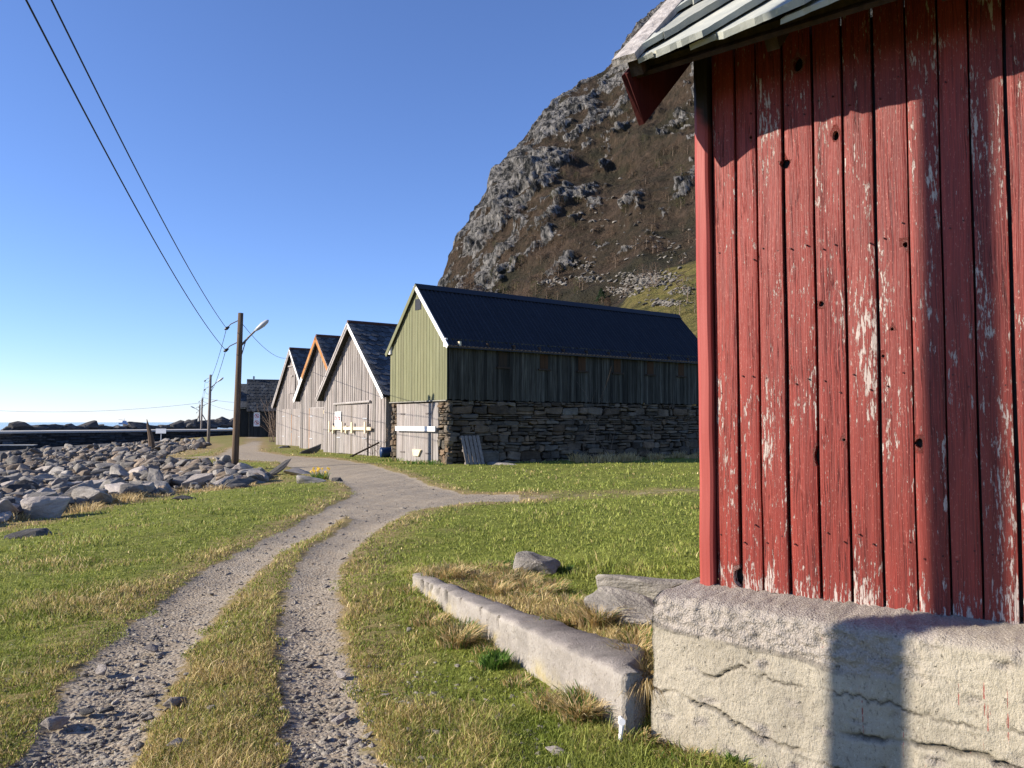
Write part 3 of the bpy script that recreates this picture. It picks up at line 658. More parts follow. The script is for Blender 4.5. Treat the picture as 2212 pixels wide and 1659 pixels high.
def door(parent, x0, x1, z0, z1, mat, r, y=-0.075, bw=0.17, ta=0.8, tb=1.15, hinges=True, hz=(0.25, 0.8), name='door'):
    m = MB(); x = x0
    while x < x1 - 0.02:
        w = min(bw * r.uniform(0.85, 1.15), x1 - x); m.box(x, x + w - 0.008, y - 0.035 - r.uniform(0, .006), y, z0 + r.uniform(0, .03), z1, tint(r, ta, tb)); x += w
    d = m.build(name, mat, parent)
    if hinges:
        for f in hz:
            m = MB(); z = z0 + (z1 - z0) * f; sg = hinges
            xa = x0 + .03 if sg < 0 else x1 - .55
            m.box(xa, xa + .52, y - 0.056, y - 0.043, z - .025, z + .03); m.build('hinge', M['grey_metal'], d)
    return d
def frame_line(parent, x0, x1, z0, z1, mat, y=-0.068, w=0.05, name='door_frame'):
    m = MB(); m.box(x0 - w, x0, y - .03, y + .02, z0, z1 + w); m.box(x1, x1 + w, y - .03, y + .02, z0, z1 + w); m.box(x0, x1, y - .03, y + .02, z1, z1 + w); return m.build(name, mat, parent)

r = random.Random(21)
# nearest weathered boathouse: gable from left (-11.4, 48.5) to right (-6.57, 42)
b3 = ((-11.39 - 6.57) / 2, (48.5 + 42) / 2, -0.20)
H3 = boathouse(b3, 8.1, 13, 3.55, 7.42, 31, 'largest weathered grey boathouse, a pale pine bar across its doors, beside the green barn', 0.42, 0.4)
door(H3, -1.98, -0.12, 0.0, 2.78, M['grey_wood'], r, hinges=-1, hz=(0.33, 0.72)); door(H3, 0.12, 1.98, 0.0, 2.78, M['grey_wood'], r, hinges=1, hz=(0.33, 0.72))
m = MB(); m.box(-.10, .10, -0.118, -.056, -.1, 2.78, (.7, .66, .6)); m.build('door_post', M['grey_wood'], H3)
m = MB(); m.tube([(-2.35, -.13, 2.86), (-0.5, -.14, 2.89), (2.35, -.13, 2.93)], [.07, .075, .07], 8); m.build('lintel', M['old_wood'], H3)
bar = MB(); bar.box(-2.15, 2.65, -.25, -.20, 1.36, 1.54); bar = bar.build('barrier_bar', M['pale_wood'], H3)
for x, z in ((-2.68, 1.22), (-2.28, 1.15), (-0.92, 1.2), (-0.52, 1.15), (0.38, 1.18), (2.05, 1.2)):
    m = MB(); m.box(x - .075, x + .075, -.31 if z != 1.15 else -.24, -.252 if z != 1.15 else -.118, z, z + .62 if z != 1.15 else z + .45)
    m.box(x - .07, x + .07, -.252, -.118, z + .02, z + .13); m.build('bracket', M['pale_wood'], bar)
# sign with two prohibition rings on the left door
def ring(m, cx, cz, ro, ri, y, n=24):
    vs = []; fs = []
    for k in range(n):
        a = 2 * math.pi * k / n; ca, sa = math.cos(a), math.sin(a)
        vs += [(cx + ro * ca, y, cz + ro * sa), (cx + ri * ca, y, cz + ri * sa), (cx + ro * ca, y + .004, cz + ro * sa), (cx + ri * ca, y + .004, cz + ri * sa)]
    for k in range(n):
        a, b = 4 * k, 4 * ((k + 1) % n); fs += [(a, a + 1, b + 1, b), (a, b, b + 2, a + 2), (a + 1, a + 3, b + 3, b + 1)]
    m.add(vs, fs)
def prohibition(parent, cx, cz, rad, y, fig, mats=('signred', 'black')):
    m = MB(); ring(m, cx, cz, rad, rad * .82, y); s = rad * .68
    w = rad * .09; m.add([(cx - s - w, y - .001, cz + s - w), (cx - s + w, y - .001, cz + s + w), (cx + s + w, y - .001, cz - s + w), (cx + s - w, y - .001, cz - s - w)], [(0, 1, 2, 3)])
    m.build('prohibition_ring', M[mats[0]], parent)
    m = MB()
    if fig == 0:   # walking figure
        m.box(cx - .04, cx + .04, y - .0005, y + .003, cz + rad * .4, cz + rad * .62); m.box(cx - .05, cx + .05, y - .0005, y + .003, cz - rad * .05, cz + rad * .36)
        m.add([(cx - .05, y, cz - .02), (cx, y, cz - .02), (cx - .09, y, cz - rad * .6), (cx - .14, y, cz - rad * .6)], [(0, 1, 2, 3)]); m.add([(cx, y, cz - .02), (cx + .05, y, cz - .02), (cx + .13, y, cz - rad * .6), (cx + .08, y, cz - rad * .6)], [(0, 1, 2, 3)])
    else:
        m.box(cx - .05, cx + .05, y - .0005, y + .003, cz - rad * .55, cz + rad * .2); m.box(cx - .11, cx + .11, y - .0012, y + .002, cz + rad * .2, cz + rad * .45)
    m.build('pictogram', M[mats[1]], parent)
def sign(loc_xyz, host, rz, w, h, label, vertical=False, off=0.0):
    lx, ly = local(host, loc_xyz[0], loc_xyz[1]); S = empty('sign', (lx, ly, host[2] + loc_xyz[2]), rz); tag(S, label, 'sign')
    m = MB(); m.box(-w / 2, w / 2, -.012, 0.0, 0, h); m.build('panel', M['white'], S)
    if vertical: a, b, rad = (0, h * .74), (0, h * .28), w * .38
    else: a, b, rad = (-w * .24, h * .55), (w * .24, h * .55), w * .21
    prohibition(S, a[0], a[1], rad, -.018, 0); prohibition(S, b[0], b[1], rad, -.018, 1)
    return S
sign((-1.72, -.16, 1.56), b3, ROT_B, 0.85, 0.85, 'white sign with two red prohibition rings on the door of the largest weathered boathouse')
# middle boathouse
b2 = (-12.76, 53.2, -0.20)
H2 = boathouse(b2, 7.0, 13, 3.75, 7.5, 32, 'middle weathered boathouse with rust-orange flashing along its gable edges', 0.42, 0.35, ('white_wood', 'white_wood'), True)
door(H2, -1.55, 0.75, 0.0, 2.75, M['grey_wood'], r, hinges=-1); frame_line(H2, -1.55, 0.75, 0, 2.75, M['old_wood'])
m = MB(); m.box(-1.62, -1.555, -.125, -.10, 0, 2.75); m.build('door_edge_strip', M['rust'], H2)
m = MB(); m.hexa([(0.7, -.1, 2.3), (1.45, -.1, 2.75), (1.45, -.07, 2.75), (0.7, -.07, 2.3), (0.66, -.1, 2.52), (1.41, -.1, 2.97), (1.41, -.07, 2.97), (0.66, -.07, 2.52)]); m.build('slanted_board', M['pale_wood'], H2)
# farthest weathered boathouse
b1 = (-17.36, 63.2, -0.35)
H1 = boathouse(b1, 7.0, 13, 3.6, 7.72, 33, 'farthest of the three weathered boathouses, with a rust streak down its door', 0.35, 0.3, ('old_wood', 'white_wood'))
door(H1, -1.9, 0.1, 0.1, 3.0, M['grey_wood'], r, hinges=-1); door(H1, 0.16, 2.1, 0.1, 3.0, M['grey_wood'], r, hinges=1)
for z0, z1 in ((0.15, 1.1), (1.3, 2.55)):
    m = MB(); m.box(0.10, 0.16, -.128, -.10, z0, z1); m.build('rust_strip', M['rust'], H1)
door(H1, -0.55, 0.75, 4.2, 6.3, M['grey_wood'], r, hinges=False, name='loft_door')
m = MB(); m.box(-.75, 0.9, -.16, -.06, 6.35, 6.45); m.box(-.05, .35, -.2, -.11, 5.55, 5.65); m.build('loft_lintel', M['old_wood'], H1)

# ------------------------------------------------------------------ green barn on its drystone base
bb = ((-2.72 - 5.69) / 2, (34 + 38.02) / 2, -0.22)
GB = empty('barn', bb, ROT_B); tag(GB, 'moss green barn with black corrugated roof on a tall drystone base', 'barn')
W, L, zs, ze, zr = 5.0, 17.0, 2.78, 5.42, 8.05; W2 = 2.5; r = random.Random(5)
rz = lambda x: zr - 0.1 - (zr - ze) * abs(x) / W2
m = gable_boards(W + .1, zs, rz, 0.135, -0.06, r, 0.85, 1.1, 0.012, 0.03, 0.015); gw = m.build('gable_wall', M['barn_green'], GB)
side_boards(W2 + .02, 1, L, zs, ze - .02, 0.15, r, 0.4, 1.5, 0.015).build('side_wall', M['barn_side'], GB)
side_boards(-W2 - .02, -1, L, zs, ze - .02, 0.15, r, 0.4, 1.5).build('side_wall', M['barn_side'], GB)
m = gable_boards(W, zs, rz, 0.16, 0, r); m.v = [(x, L - y, z) for x, y, z in m.v]; m.build('back_wall', M['barn_side'], GB)
m = MB(); m.box(-.16, .34, -.122, -.108, zr - 1.16, zr - .66); m.build('vent', M['black'], gw)
# wall plates sticking out, pale ends
for sg in (-1, 1):
    m = MB(); m.box(sg * W2 - .09, sg * W2 + .11, -.2, -.11, ze - .38, ze - .02); m.build('beam_end', M['white_wood'], GB)
# corrugated roof
def corrugated(sg):
    over = 0.36; sl_x = W2 + over; z_e = zr - (zr - ze) * sl_x / W2; n = 17 * 22; vs = []; fs = []
    nrm = Vector((sg * (zr - ze), 0, W2)).normalized()
    for k in range(n + 1):
        y = -0.20 + (L + .48) * k / n; h = 0.028 * math.sin(2 * math.pi * y / 0.22)
        for (x, z) in ((0, zr), (sg * sl_x, z_e)): vs.append((x + nrm.x * h, y, z + nrm.z * h)); 
    for k in range(n): fs.append((2 * k, 2 * k + 1, 2 * k + 3, 2 * k + 2))
    mm = MB(); mm.add(vs, fs)
    mm.hexa([(0, -.18, zr - .09), (0, L + .25, zr - .09), (sg * sl_x * .99, L + .25, z_e - .07), (sg * sl_x * .99, -.18, z_e - .07), (0, -.18, zr - .03), (0, L + .25, zr - .03), (sg * sl_x * .99, L + .25, z_e - .03), (sg * sl_x * .99, -.18, z_e - .03)])
    return mm
m = corrugated(1); q = corrugated(-1); m.add(q.v, q.f); rf = m.build('roof', M['steel_roof'], GB)
m = MB(); slope_bar(m, -.28, zr - .22, 0, zr + .05, -.225, L + .3, .02); slope_bar(m, .28, zr - .22, 0.001, zr + .05, -.225, L + .3, .02); m.build('ridge_cap', M['steel_roof'], rf)
for sg in (-1, 1):
    m = MB(); xe = sg * (W2 + .36); slope_bar(m, 0 if sg < 0 else .002, zr + .03, xe, zr + .03 - (zr - ze) * (W2 + .36) / W2, -.24, -.204, .19); m.build('bargeboard', M['white_wood'] if sg > 0 else M['barn_green'], GB)
for k in range(12):
    m = MB(); y = 0.35 + k * 1.45; m.box(W2 + .05, W2 + .32, y, y + .1, ze - .33, ze - .15); m.build('rafter_end', M['pale_wood'] if k == 0 else M['dark_wood'], GB)
m = MB(); m.box(W2 + .30, W2 + .34, -.18, L + .2, ze - .40, ze - .33, (.5, .38, .28)); m.build('eave_board', M['old_wood'], GB)
for k in range(7):
    y = 2.6 + k * 2.35; m = MB(); m.box(W2 + .066, W2 + .078, y, y + .46, ze - 1.12, ze - .48, (1.3, 0.95, .6) if k else (.8, .8, .7)); hsh = m.build('hatch', M['dark_wood'], GB)
    m = MB(); m.box(W2 + .066, W2 + .15, y - .12, y + .6, ze - 1.2, ze - 1.13, (1, 1, 1)); m.build('sill', M['dark_wood'], hsh)
# drystone base: individual irregular stones stacked in rough courses
def stone_block(m, P, u0, u1, v0, v1, dep, r, c):
    """P(u, v, out) maps wall coordinates to a point"""
    j = lambda s: r.uniform(-s, s); du, dv = (u1 - u0), (v1 - v0); s = min(.075, dv * .30)
    corn = [(u0 + j(s), v0 + j(s)), (u1 + j(s), v0 + j(s)), (u1 + j(s), v1 + j(s)), (u0 + j(s), v1 + j(s))]
    ring = []
    for i in range(4):
        a, b = corn[i], corn[(i + 1) % 4]; ring += [(a[0] * .88 + b[0] * .12, a[1] * .88 + b[1] * .12), ((a[0] + b[0]) / 2 + j(s * .6), (a[1] + b[1]) / 2 + j(s * .6)), (a[0] * .12 + b[0] * .88, a[1] * .12 + b[1] * .88)]
    cu, cv = (u0 + u1) / 2, (v0 + v1) / 2; o = r.uniform(-.05, .07); n = len(ring)
    back = [P(a, b, -dep) for a, b in ring]; mid = [P(a, b, o - .05 + j(.012)) for a, b in ring]
    fr = [P(cu + (a - cu) * .84, cv + (b - cv) * .80, o + j(.018)) for a, b in ring]
    fs = [tuple(range(2 * n, 3 * n))] + [(k + q * n, (k + 1) % n + q * n, (k + 1) % n + (q + 1) * n, k + (q + 1) * n) for k in range(n) for q in (0, 1)]
    m.add(back + mid + fr, fs, c)
def drystone(m, P, U, Vt, r, big=True, v00=-0.3, uw=(0.18, 0.95)):
    v = v00
    while v < Vt - .05:
        h = r.choice([.09, .13, .17, .2, .25, .3, .38]) if v > .5 or not big else r.choice([.3, .4, .45]); h = min(h, Vt - v)
        if Vt - v - h < .09: h = Vt - v
        u = r.uniform(-.3, 0)
        while u < U:
            w = r.uniform(*uw) * (1.25 if h > .3 else 1); a, b = max(u, 0), min(u + w, U)
            if b - a > .06:
                k = r.uniform(.4, 1.4); wm = r.uniform(-.06, .24); b = min(b, U); c = (k * (1 + wm), k, k * (1 - wm * .9))
                if h > .16 and r.random() < .45:
                    hs = h * r.uniform(.4, .6); stone_block(m, P, a + .012, b - .012, v + .01, v + hs - .01, .25, r, c); k2 = r.uniform(.55, 1.25)
                    stone_block(m, P, a + .012, b - .012, v + hs + .01, v + h - .01, .25, r, (k2 * 1.1, k2, k2 * .85))
                else: stone_block(m, P, a + .012, b - .012, v + .01, v + h - .01, .25, r, c)
            u += w
        v += h
m = MB(); r = random.Random(9); T = zs - .02
drystone(m, lambda u, v, o: (W2 + .03 + o, u, v), L, T, r)                      # long side
drystone(m, lambda u, v, o: (1.72 + u, -.03 - o, v), W2 - 1.72 + .03, T, r, uw=(.2, .5))     # right of the door
drystone(m, lambda u, v, o: (-W2 - .03 + u, -.03 - o, v), W2 - 2.0 + .03, T, r, uw=(.2, .5))  # left of the door
drystone(m, lambda u, v, o: (-W2 - .03 - o, L - u, v), L, T, r)
m.box(W2 - .5, W2 - .12, 0.1, L, -.3, T - .02, (.12, .1, .08)); m.box(-W2 + .12, -W2 + .5, 0.1, L, -.3, T - .02, (.12, .1, .08)); m.box(1.8, W2 - .2, .13, .4, -.3, T - .02, (.12, .1, .08)); m.box(-W2 + .2, -2.1, .13, .4, -.3, T - .02, (.12, .1, .08))
sb = m.build('stone_base', M['wallstone'], GB)
m = MB(); r2 = random.Random(2); m.box(-W2 - .05, W2 + .06, -.15, -.095, zs - .05, zs - .008, (.75, .78, .7)); m.build('sill_board', M['old_wood'], GB)
d = door(GB, -1.72, 1.30, -0.05, 2.66, M['grey_wood'], r, y=-.02, bw=.19, hinges=False)
for z in (.45, 2.2):
    for x in (-1.35, .95): m = MB(); m.box(x - .22, x + .22, -.078, -.064, z - .03, z + .03); m.build('hinge', M['iron'], d)
m = MB(); m.box(-2.0, -1.74, -.03, .06, -.1, 2.68); m.box(1.32, 1.74, -.03, .06, -.1, 2.68); m.build('door_frame', M['grey_wood'], GB)
m = MB(); m.box(-1.80, 1.78, -.22, -.15, 1.42, 1.64); m.build('door_bar', M['white_wood'], GB)
m = MB(); m.hexa([(-.25, -.14, .32), (.2, -.14, .30), (.24, -.066, .35), (-.25, -.066, .35), (-.3, -.16, .6), (.42, -.16, .57), (.42, -.066, .6), (-.3, -.066, .62)]); m.build('door_block', M['pale_wood'], GB)

# pallet leaning on the drystone wall
def pallet():
    px, py = local(bb, W2 + .62, 0.98); P = empty('pallet', (px, py, gz1(px, py) + .01), ROT_B + R(90)); tag(P, 'weathered blue-grey wooden pallet leaning against the drystone wall', 'pallet')
    tilt = Matrix.Rotation(R(-20), 4, 'X')
    def B(m, *a): 
        q = MB(); q.box(*a); m.add([tilt @ Vector(v) for v in q.v], q.f)
    for k in range(5):
        m = MB(); x = -.48 + k * .2; B(m, x, x + .15, -.03, 0, 0, 1.3); m.build('slat', M['pole_grey'], P)
    for z in (0.03, .6, 1.17):
        m = MB(); B(m, -.48, .47, .002, .09, z, z + .1); m.build('bearer', M['pole_grey'], P)
    return P
pallet()

# dark boathouses at the end of the row: long side towards us
def dark_house():
    c = at(537, 942, 108); rot = R(19); D = empty('boathouse', (c.x, c.y, -.42), rot); tag(D, 'dark tarred boathouse with slate roof at the far end of the path', 'boathouse')
    L_, Wd, e, rg = 6.4, 7.0, 3.75, 7.9; r = random.Random(14)
    m = MB(); x = 0
    while x < L_: m.box(x, x + .17, -.03 - r.uniform(0, .015), 0, -.3, e, tint(r, .6, 1.2)); x += .18
    m.build('front_wall', M['dark_paint'], D)
    m = MB(); m.add([(0, 0, -.3), (0, Wd, -.3), (0, Wd, e), (0, Wd / 2, rg - .1), (0, 0, e)], [(0, 1, 2, 3, 4)]); m.add([(L_, 0, -.3), (L_, Wd, -.3), (L_, Wd, e), (L_, Wd / 2, rg - .1), (L_, 0, e)], [(0, 1, 2, 3, 4)]); m.box(0.01, L_ - .01, Wd - .03, Wd, -.3, e); m.build('gable_wall', M['dark_paint'], D)
    s = slates(Wd / 2 + .3, rg, e - .3, L_ + .6, -.3, r, .62, .55); s.v = [(y, Wd / 2 - x, z) for x, y, z in s.v]; s.c = [tuple(.5 * q for q in c_) for c_ in s.c]
    rf = s.build('roof', M['slate'], D)
    m = MB(); m.tube([(-.3, Wd / 2, rg + .06), (L_ + .3, Wd / 2, rg + .06)], .08, 6); m.build('ridge_cap', M['iron'], rf)
    m = MB(); m.box(.5, .75, Wd / 2 - .1, Wd / 2 + .1, rg, rg + .55); m.build('vent_pipe', M['grey_metal'], rf)
    E = empty('shed', (c.x - 1.15 * math.cos(rot) - 1.2 * math.sin(rot), c.y - 1.15 * math.sin(rot) + 1.2 * math.cos(rot), -.42), rot); tag(E, 'narrow dark shed with pale corner board, left of the dark tarred boathouse', 'shed')
    m = MB(); m.box(0, 1.1, 0, 5, -.3, 3.9); m.build('wall', M['dark_paint'], E)
    m = MB(); m.box(-.16, 0.0, -.1, .08, -.3, 4.1); m.build('corner_board', M['grey_wood'], E)
    m = MB(); m.hexa([(-.02, -.3, 3.9), (1.12, -.3, 3.9), (1.12, 3, 7.2), (-.02, 3, 7.2), (-.02, -.4, 4.05), (1.12, -.4, 4.05), (1.12, 3, 7.4), (-.02, 3, 7.4)]); m.build('roof', M['slate'], E)
    m = MB(); m.box(-.55, -.165, .6, 4, -.3, 6.4); m.build('lean_to', M['darkred'], E)
    S = empty('sign', (c.x + .62 * math.cos(rot) + .09 * math.sin(rot), c.y + .62 * math.sin(rot) - .09 * math.cos(rot), 1.05), rot); tag(S, 'tall white sign with two rings on the dark tarred boathouse', 'sign')
    m = MB(); m.box(0, .8, -.03, 0, 0, 1.9); m.build('panel', M['white'], S); prohibition(S, .4, 1.4, .3, -.036, 0); prohibition(S, .4, .5, .3, -.036, 1)
dark_house()

# ------------------------------------------------------------------ utility poles, lamps and wires
def pole(loc, h, label, lean=(0, 0), lamp=None, rad=(.15, .11), mat='pole_wood', braces=()):
    P = empty('utility_pole', loc); tag(P, label, 'pole', 'wooden utility poles along the path'); lx, ly = lean
    m = MB(); m.tube([(lx * t * h, ly * t * h, t * h - .3 * (t == 0)) for t in (0, .25, .5, .75, 1)], [rad[0] + (rad[1] - rad[0]) * t for t in (0, .25, .5, .75, 1)], 12); m.build('post', M[mat], P, True)
    top = Vector((lx * h, ly * h, h))
    for dz in (.32, 1.25):
        m = MB(); a = top + Vector((-.05, 0, -dz)); a.x = lx * (h - dz) - .1; m.tube([a, a + Vector((-.3, -.04, -.16)), a + Vector((-.42, -.06, -.30))], .022, 6); b = m.build('insulator_arm', M['iron'], P)
        q = MB(); e = a + Vector((-.45, -.06, -.34)); q.tube([e + Vector((.1, 0, .07)), e, e + Vector((-.1, 0, -.05))], [.035, .075, .03], 8); q.build('insulator', M['black'], b)
    if lamp:
        dx, dy = lamp; z0 = h - 1.35; s = Vector((lx * z0 + .1, ly * z0, z0)); e = s + Vector((dx * .55, dy * .55, .62)); tip = s + Vector((dx, dy, 1.0))
        m = MB(); m.tube([s, s + (e - s) * .5 + Vector((0, 0, .02)), e], [.05, .04, .04], 8); m.tube([s - Vector((0, 0, .42)), s + (e - s) * .28], .02, 6); arm = m.build('lamp_arm', M['iron'], P)
        m = MB(); dv = tip - e; m.tube([e - dv * .12, e + dv * .2, e + dv * .6, e + dv * .95, e + dv * 1.08], [.04, .085, .11, .08, .025], 10); hd = m.build('lamp_head', M['grey_metal'], P, True)
        hd.scale = (1, 1, 1)
    for (bx, by, f) in braces:
        m = MB(); m.tube([(bx, by, -.2), (lx * h * f, ly * h * f, h * f)], .08, 8); m.build('brace', M[mat], P)
    return P
def onp(px, py, dep):
    p = at(px, py, dep); return (p.x, p.y, min(p.z, gz1(p.x, p.y)) - .05)
L1 = onp(507, 1010, 33.7); L2 = onp(450, 955, 83); L3 = onp(434, 936, 140); L4 = onp(429.5, 935, 152)
pole(L1, 6.74, 'nearest tall wooden lamp pole, standing in the rocks beside the road', (.022, 0), (1.12, -.15))
pole(L2, 7.15, 'second grey wooden lamp pole along the shore, beyond the nearest one', (.015, 0), (1.3, -.2), (.16, .12), 'pole_grey')
pole(L3, 7.1, 'third wooden pole far along the shore, with a lamp on its right', (.02, 0), (2.6, -.3), (.17, .13), 'pole_grey', ((2.6, .5, .62),))
pole(L4, 6.4, 'farthest braced wooden pole, with a lamp reaching left', (.015, 0), (-1.7, -.3), (.17, .13), 'pole_grey', ((-1.9, .3, .72),))
L0 = (-3.83, 2.52, gz1(-3.83, 2.52) - .05)
pole(L0, 8.35, 'tall wooden pole standing close to the left of the viewer', (0, 0), None, (.13, .115))
def wire(pts, name, label, rad=.012, sag=.4, n=28):
    m = MB(); path = []
    for a, b in zip(pts[:-1], pts[1:]):
        a, b = Vector(a), Vector(b); sg = sag * (b - a).length / 35
        for k in range(n + 1 if b == Vector(pts[-1]) else n):
            t = k / n; p = a.lerp(b, t); p.z -= sg * 4 * t * (1 - t); path.append(p)
    m.tube(path, rad, 5); return tag(m.build(name, M['black'], None, True), label, 'cable', 'overhead cables')
def att(Lp, h, dz, lean=.02): return (Lp[0] - .55 + lean * (h - dz), Lp[1] - .06, Lp[2] + h - dz - .34)
def att_bundle(Lp, h, dz): return att(Lp, h, dz)
A0 = (L0[0] - .1, L0[1], 7.9); B0 = (L0[0] - .1, L0[1], 7.5)
wire([A0, att(L1, 6.74, .32), att(L2, 7.15, .4), att(L3, 7.1, .4)], 'power_line', 'upper of the two black cables sweeping from the top left to the lamp poles', .0125, .55)
wire([B0, att(L1, 6.74, 1.25), att(L2, 7.15, 1.3), att(L3, 7.1, 1.2)], 'power_line', 'lower of the two black cables sweeping from the top left to the lamp poles', .0125, .65)
h1 = local(b1, -.5, -.3); wire([(L1[0] + .25, L1[1], L1[2] + 6.25), (h1[0], h1[1], 6.7)], 'service_line', 'thin cable from the nearest pole to the farthest weathered boathouse', .012, .5)
wire([(L3[0], L3[1], 5.0), (-125, 150, 7.0)], 'power_line', 'faint distant cable running left across the pale sky', .022, 1.2, 20)
p3 = Vector((L3[0], L3[1], 6.0)); wire([p3, (p3.x + 22, 120, 5.6)], 'power_line', 'distant cable between the far poles and the dark boathouse', .02, 1.2)
wire([p3 - Vector((0, 0, .6)), (p3.x + 22, 120, 4.6)], 'power_line', 'lower distant cable between the far poles and the dark boathouse', .02, 2.0)

# ------------------------------------------------------------------ breakwater, its boulders, ship, post
Q0 = Vector((-150, 77)); Q1 = Vector((-66, 106)); Q2 = Vector((-44, 140))
B = empty('breakwater', (0, 0, 0)); tag(B, 'long dark stone breakwater with a pale concrete top across the bay', 'breakwater')
def strip(m, pts, back, z0, z1, c=(1, 1, 1)):
    P = [Vector(p) for p in pts]; Qb = [p + Vector(back) for p in P]
    for i in range(len(P) - 1):
        a, b, d, e = P[i], P[i + 1], Qb[i + 1], Qb[i]
        m.hexa([(a.x, a.y, z0), (b.x, b.y, z0), (d.x, d.y, z0), (e.x, e.y, z0), (a.x, a.y, z1), (b.x, b.y, z1), (d.x, d.y, z1), (e.x, e.y, z1)], c)
r = random.Random(17); m = MB(); 
for (a, b) in ((Q0, Q1), (Q1, Q2)):
    dv = (b - a); Ln = dv.length; dv = dv / Ln; nn = Vector((dv.y, -dv.x))
    drystone(m, lambda u, v, o, a=a, dv=dv, nn=nn: (a.x + dv.x * u + nn.x * (o * 1.5 - .1), a.y + dv.y * u + nn.y * (o * 1.5 - .1), -1.6 + v), Ln, 1.72, r, False, 0, (.6, 2.6))
strip(m, [(-150, 77.3), (-66, 106.3), (-44, 140.3)], (-8, 14), -3.6, .1, (.3, .3, .3)); m.build('wall', M['quay'], B)
m = MB(); strip(m, [(-150, 76.5), (-66, 105.6), (-43.4, 140)], (-8.5, 15), .125, .38); m.build('deck', M['quaytop'], B)
m = MB(); strip(m, [(-150, 74.6), (-65, 103.6), (-62, 104)], (-.8, 2.5), -3.7, -1.45, (.6, .6, .6)); m.build('footing', M['quay'], B)
m = MB(); strip(m, [(-150, 74.4), (-65, 103.4), (-62, 103.8)], (-.8, 2.2), -1.445, -1.33); m.build('ledge', M['quaytop'], B)
m = MB(); m.add([(-44, 139, -.35), (-52, 158, .385), (-20, 175, .1), (-22, 128, -.38)], [(0, 1, 2, 3)]); m.build('ramp', M['quaytop'], B)
for k in range(64):
    t = (k + r.uniform(-.3, .3)) / 63; px = 20 + 520 * t; big_ = r.random()
    dep = 119 + 36 * t; s = r.uniform(1.7, 2.7) * (1.35 if big_ > .85 else 1) * (1.5 if t > .7 else 1)
    p = at(px, 916, dep); rock_obj('boulder', r.choice(DARKS), (p.x, p.y, .15 + .9 * ss(.72, .95, t)), (s * 1.5, s, s * r.uniform(.75, 1.1)), (r.uniform(-.3, .3), r.uniform(-.3, .3), r.uniform(0, 6)), 'dark boulder in the row along the far side of the breakwater', 'boulders on the breakwater')
def ship():
    p = at(268, 916, 1900); S = empty('ship', (p.x, p.y, -3.4), R(20)); tag(S, 'blue-grey ship far out at sea above the breakwater boulders', 'ship')
    m = MB(); m.hexa([(-11, -2, 0), (10, -2, 0), (10, 2, 0), (-11, 2, 0), (-12, -2.6, 3.6), (14, -.4, 4.6), (14, .4, 4.6), (-12, 2.6, 3.6)]); m.build('hull', M['hull'], S)
    m = MB(); m.hexa([(-4, -2, 4), (6, -2, 4), (6, 2, 4), (-4, 2, 4), (-3, -1.6, 8.5), (5, -1.6, 8.5), (5, 1.6, 8.5), (-3, 1.6, 8.5)]); m.build('wheelhouse', M['hull'], S)
    m = MB(); m.tube([(1, 0, 8.4), (1, 0, 14)], .4, 6); m.tube([(1, 0, 9.5), (-12, 0, 11.5)], .35, 6); m.build('mast', M['hull'], S)
ship()
p = at(325, 960, 80); m = MB(); g = gz1(p.x, p.y); m.tube([(p.x + .25, p.y, g - .4), (p.x, p.y, g + 1.4), (p.x - .25, p.y, g + 2.3), (p.x - .42, p.y, g + 3.1)], [.34, .26, .15, .02], 7)
tag(m.build('post', M['pole_wood']), 'broken pointed wooden post standing among the shore rocks', 'post')
p = at(351, 931, 117.5); m = MB(); m.box(p.x - .75, p.x + .75, p.y - .55, p.y - .5, p.z - .35, p.z + .35); m.box(p.x - .04, p.x + .04, p.y - .49, p.y - .42, -2.4, p.z + .2); tag(m.build('sign', M['white']), 'small blank white board in front of the breakwater wall', 'sign')

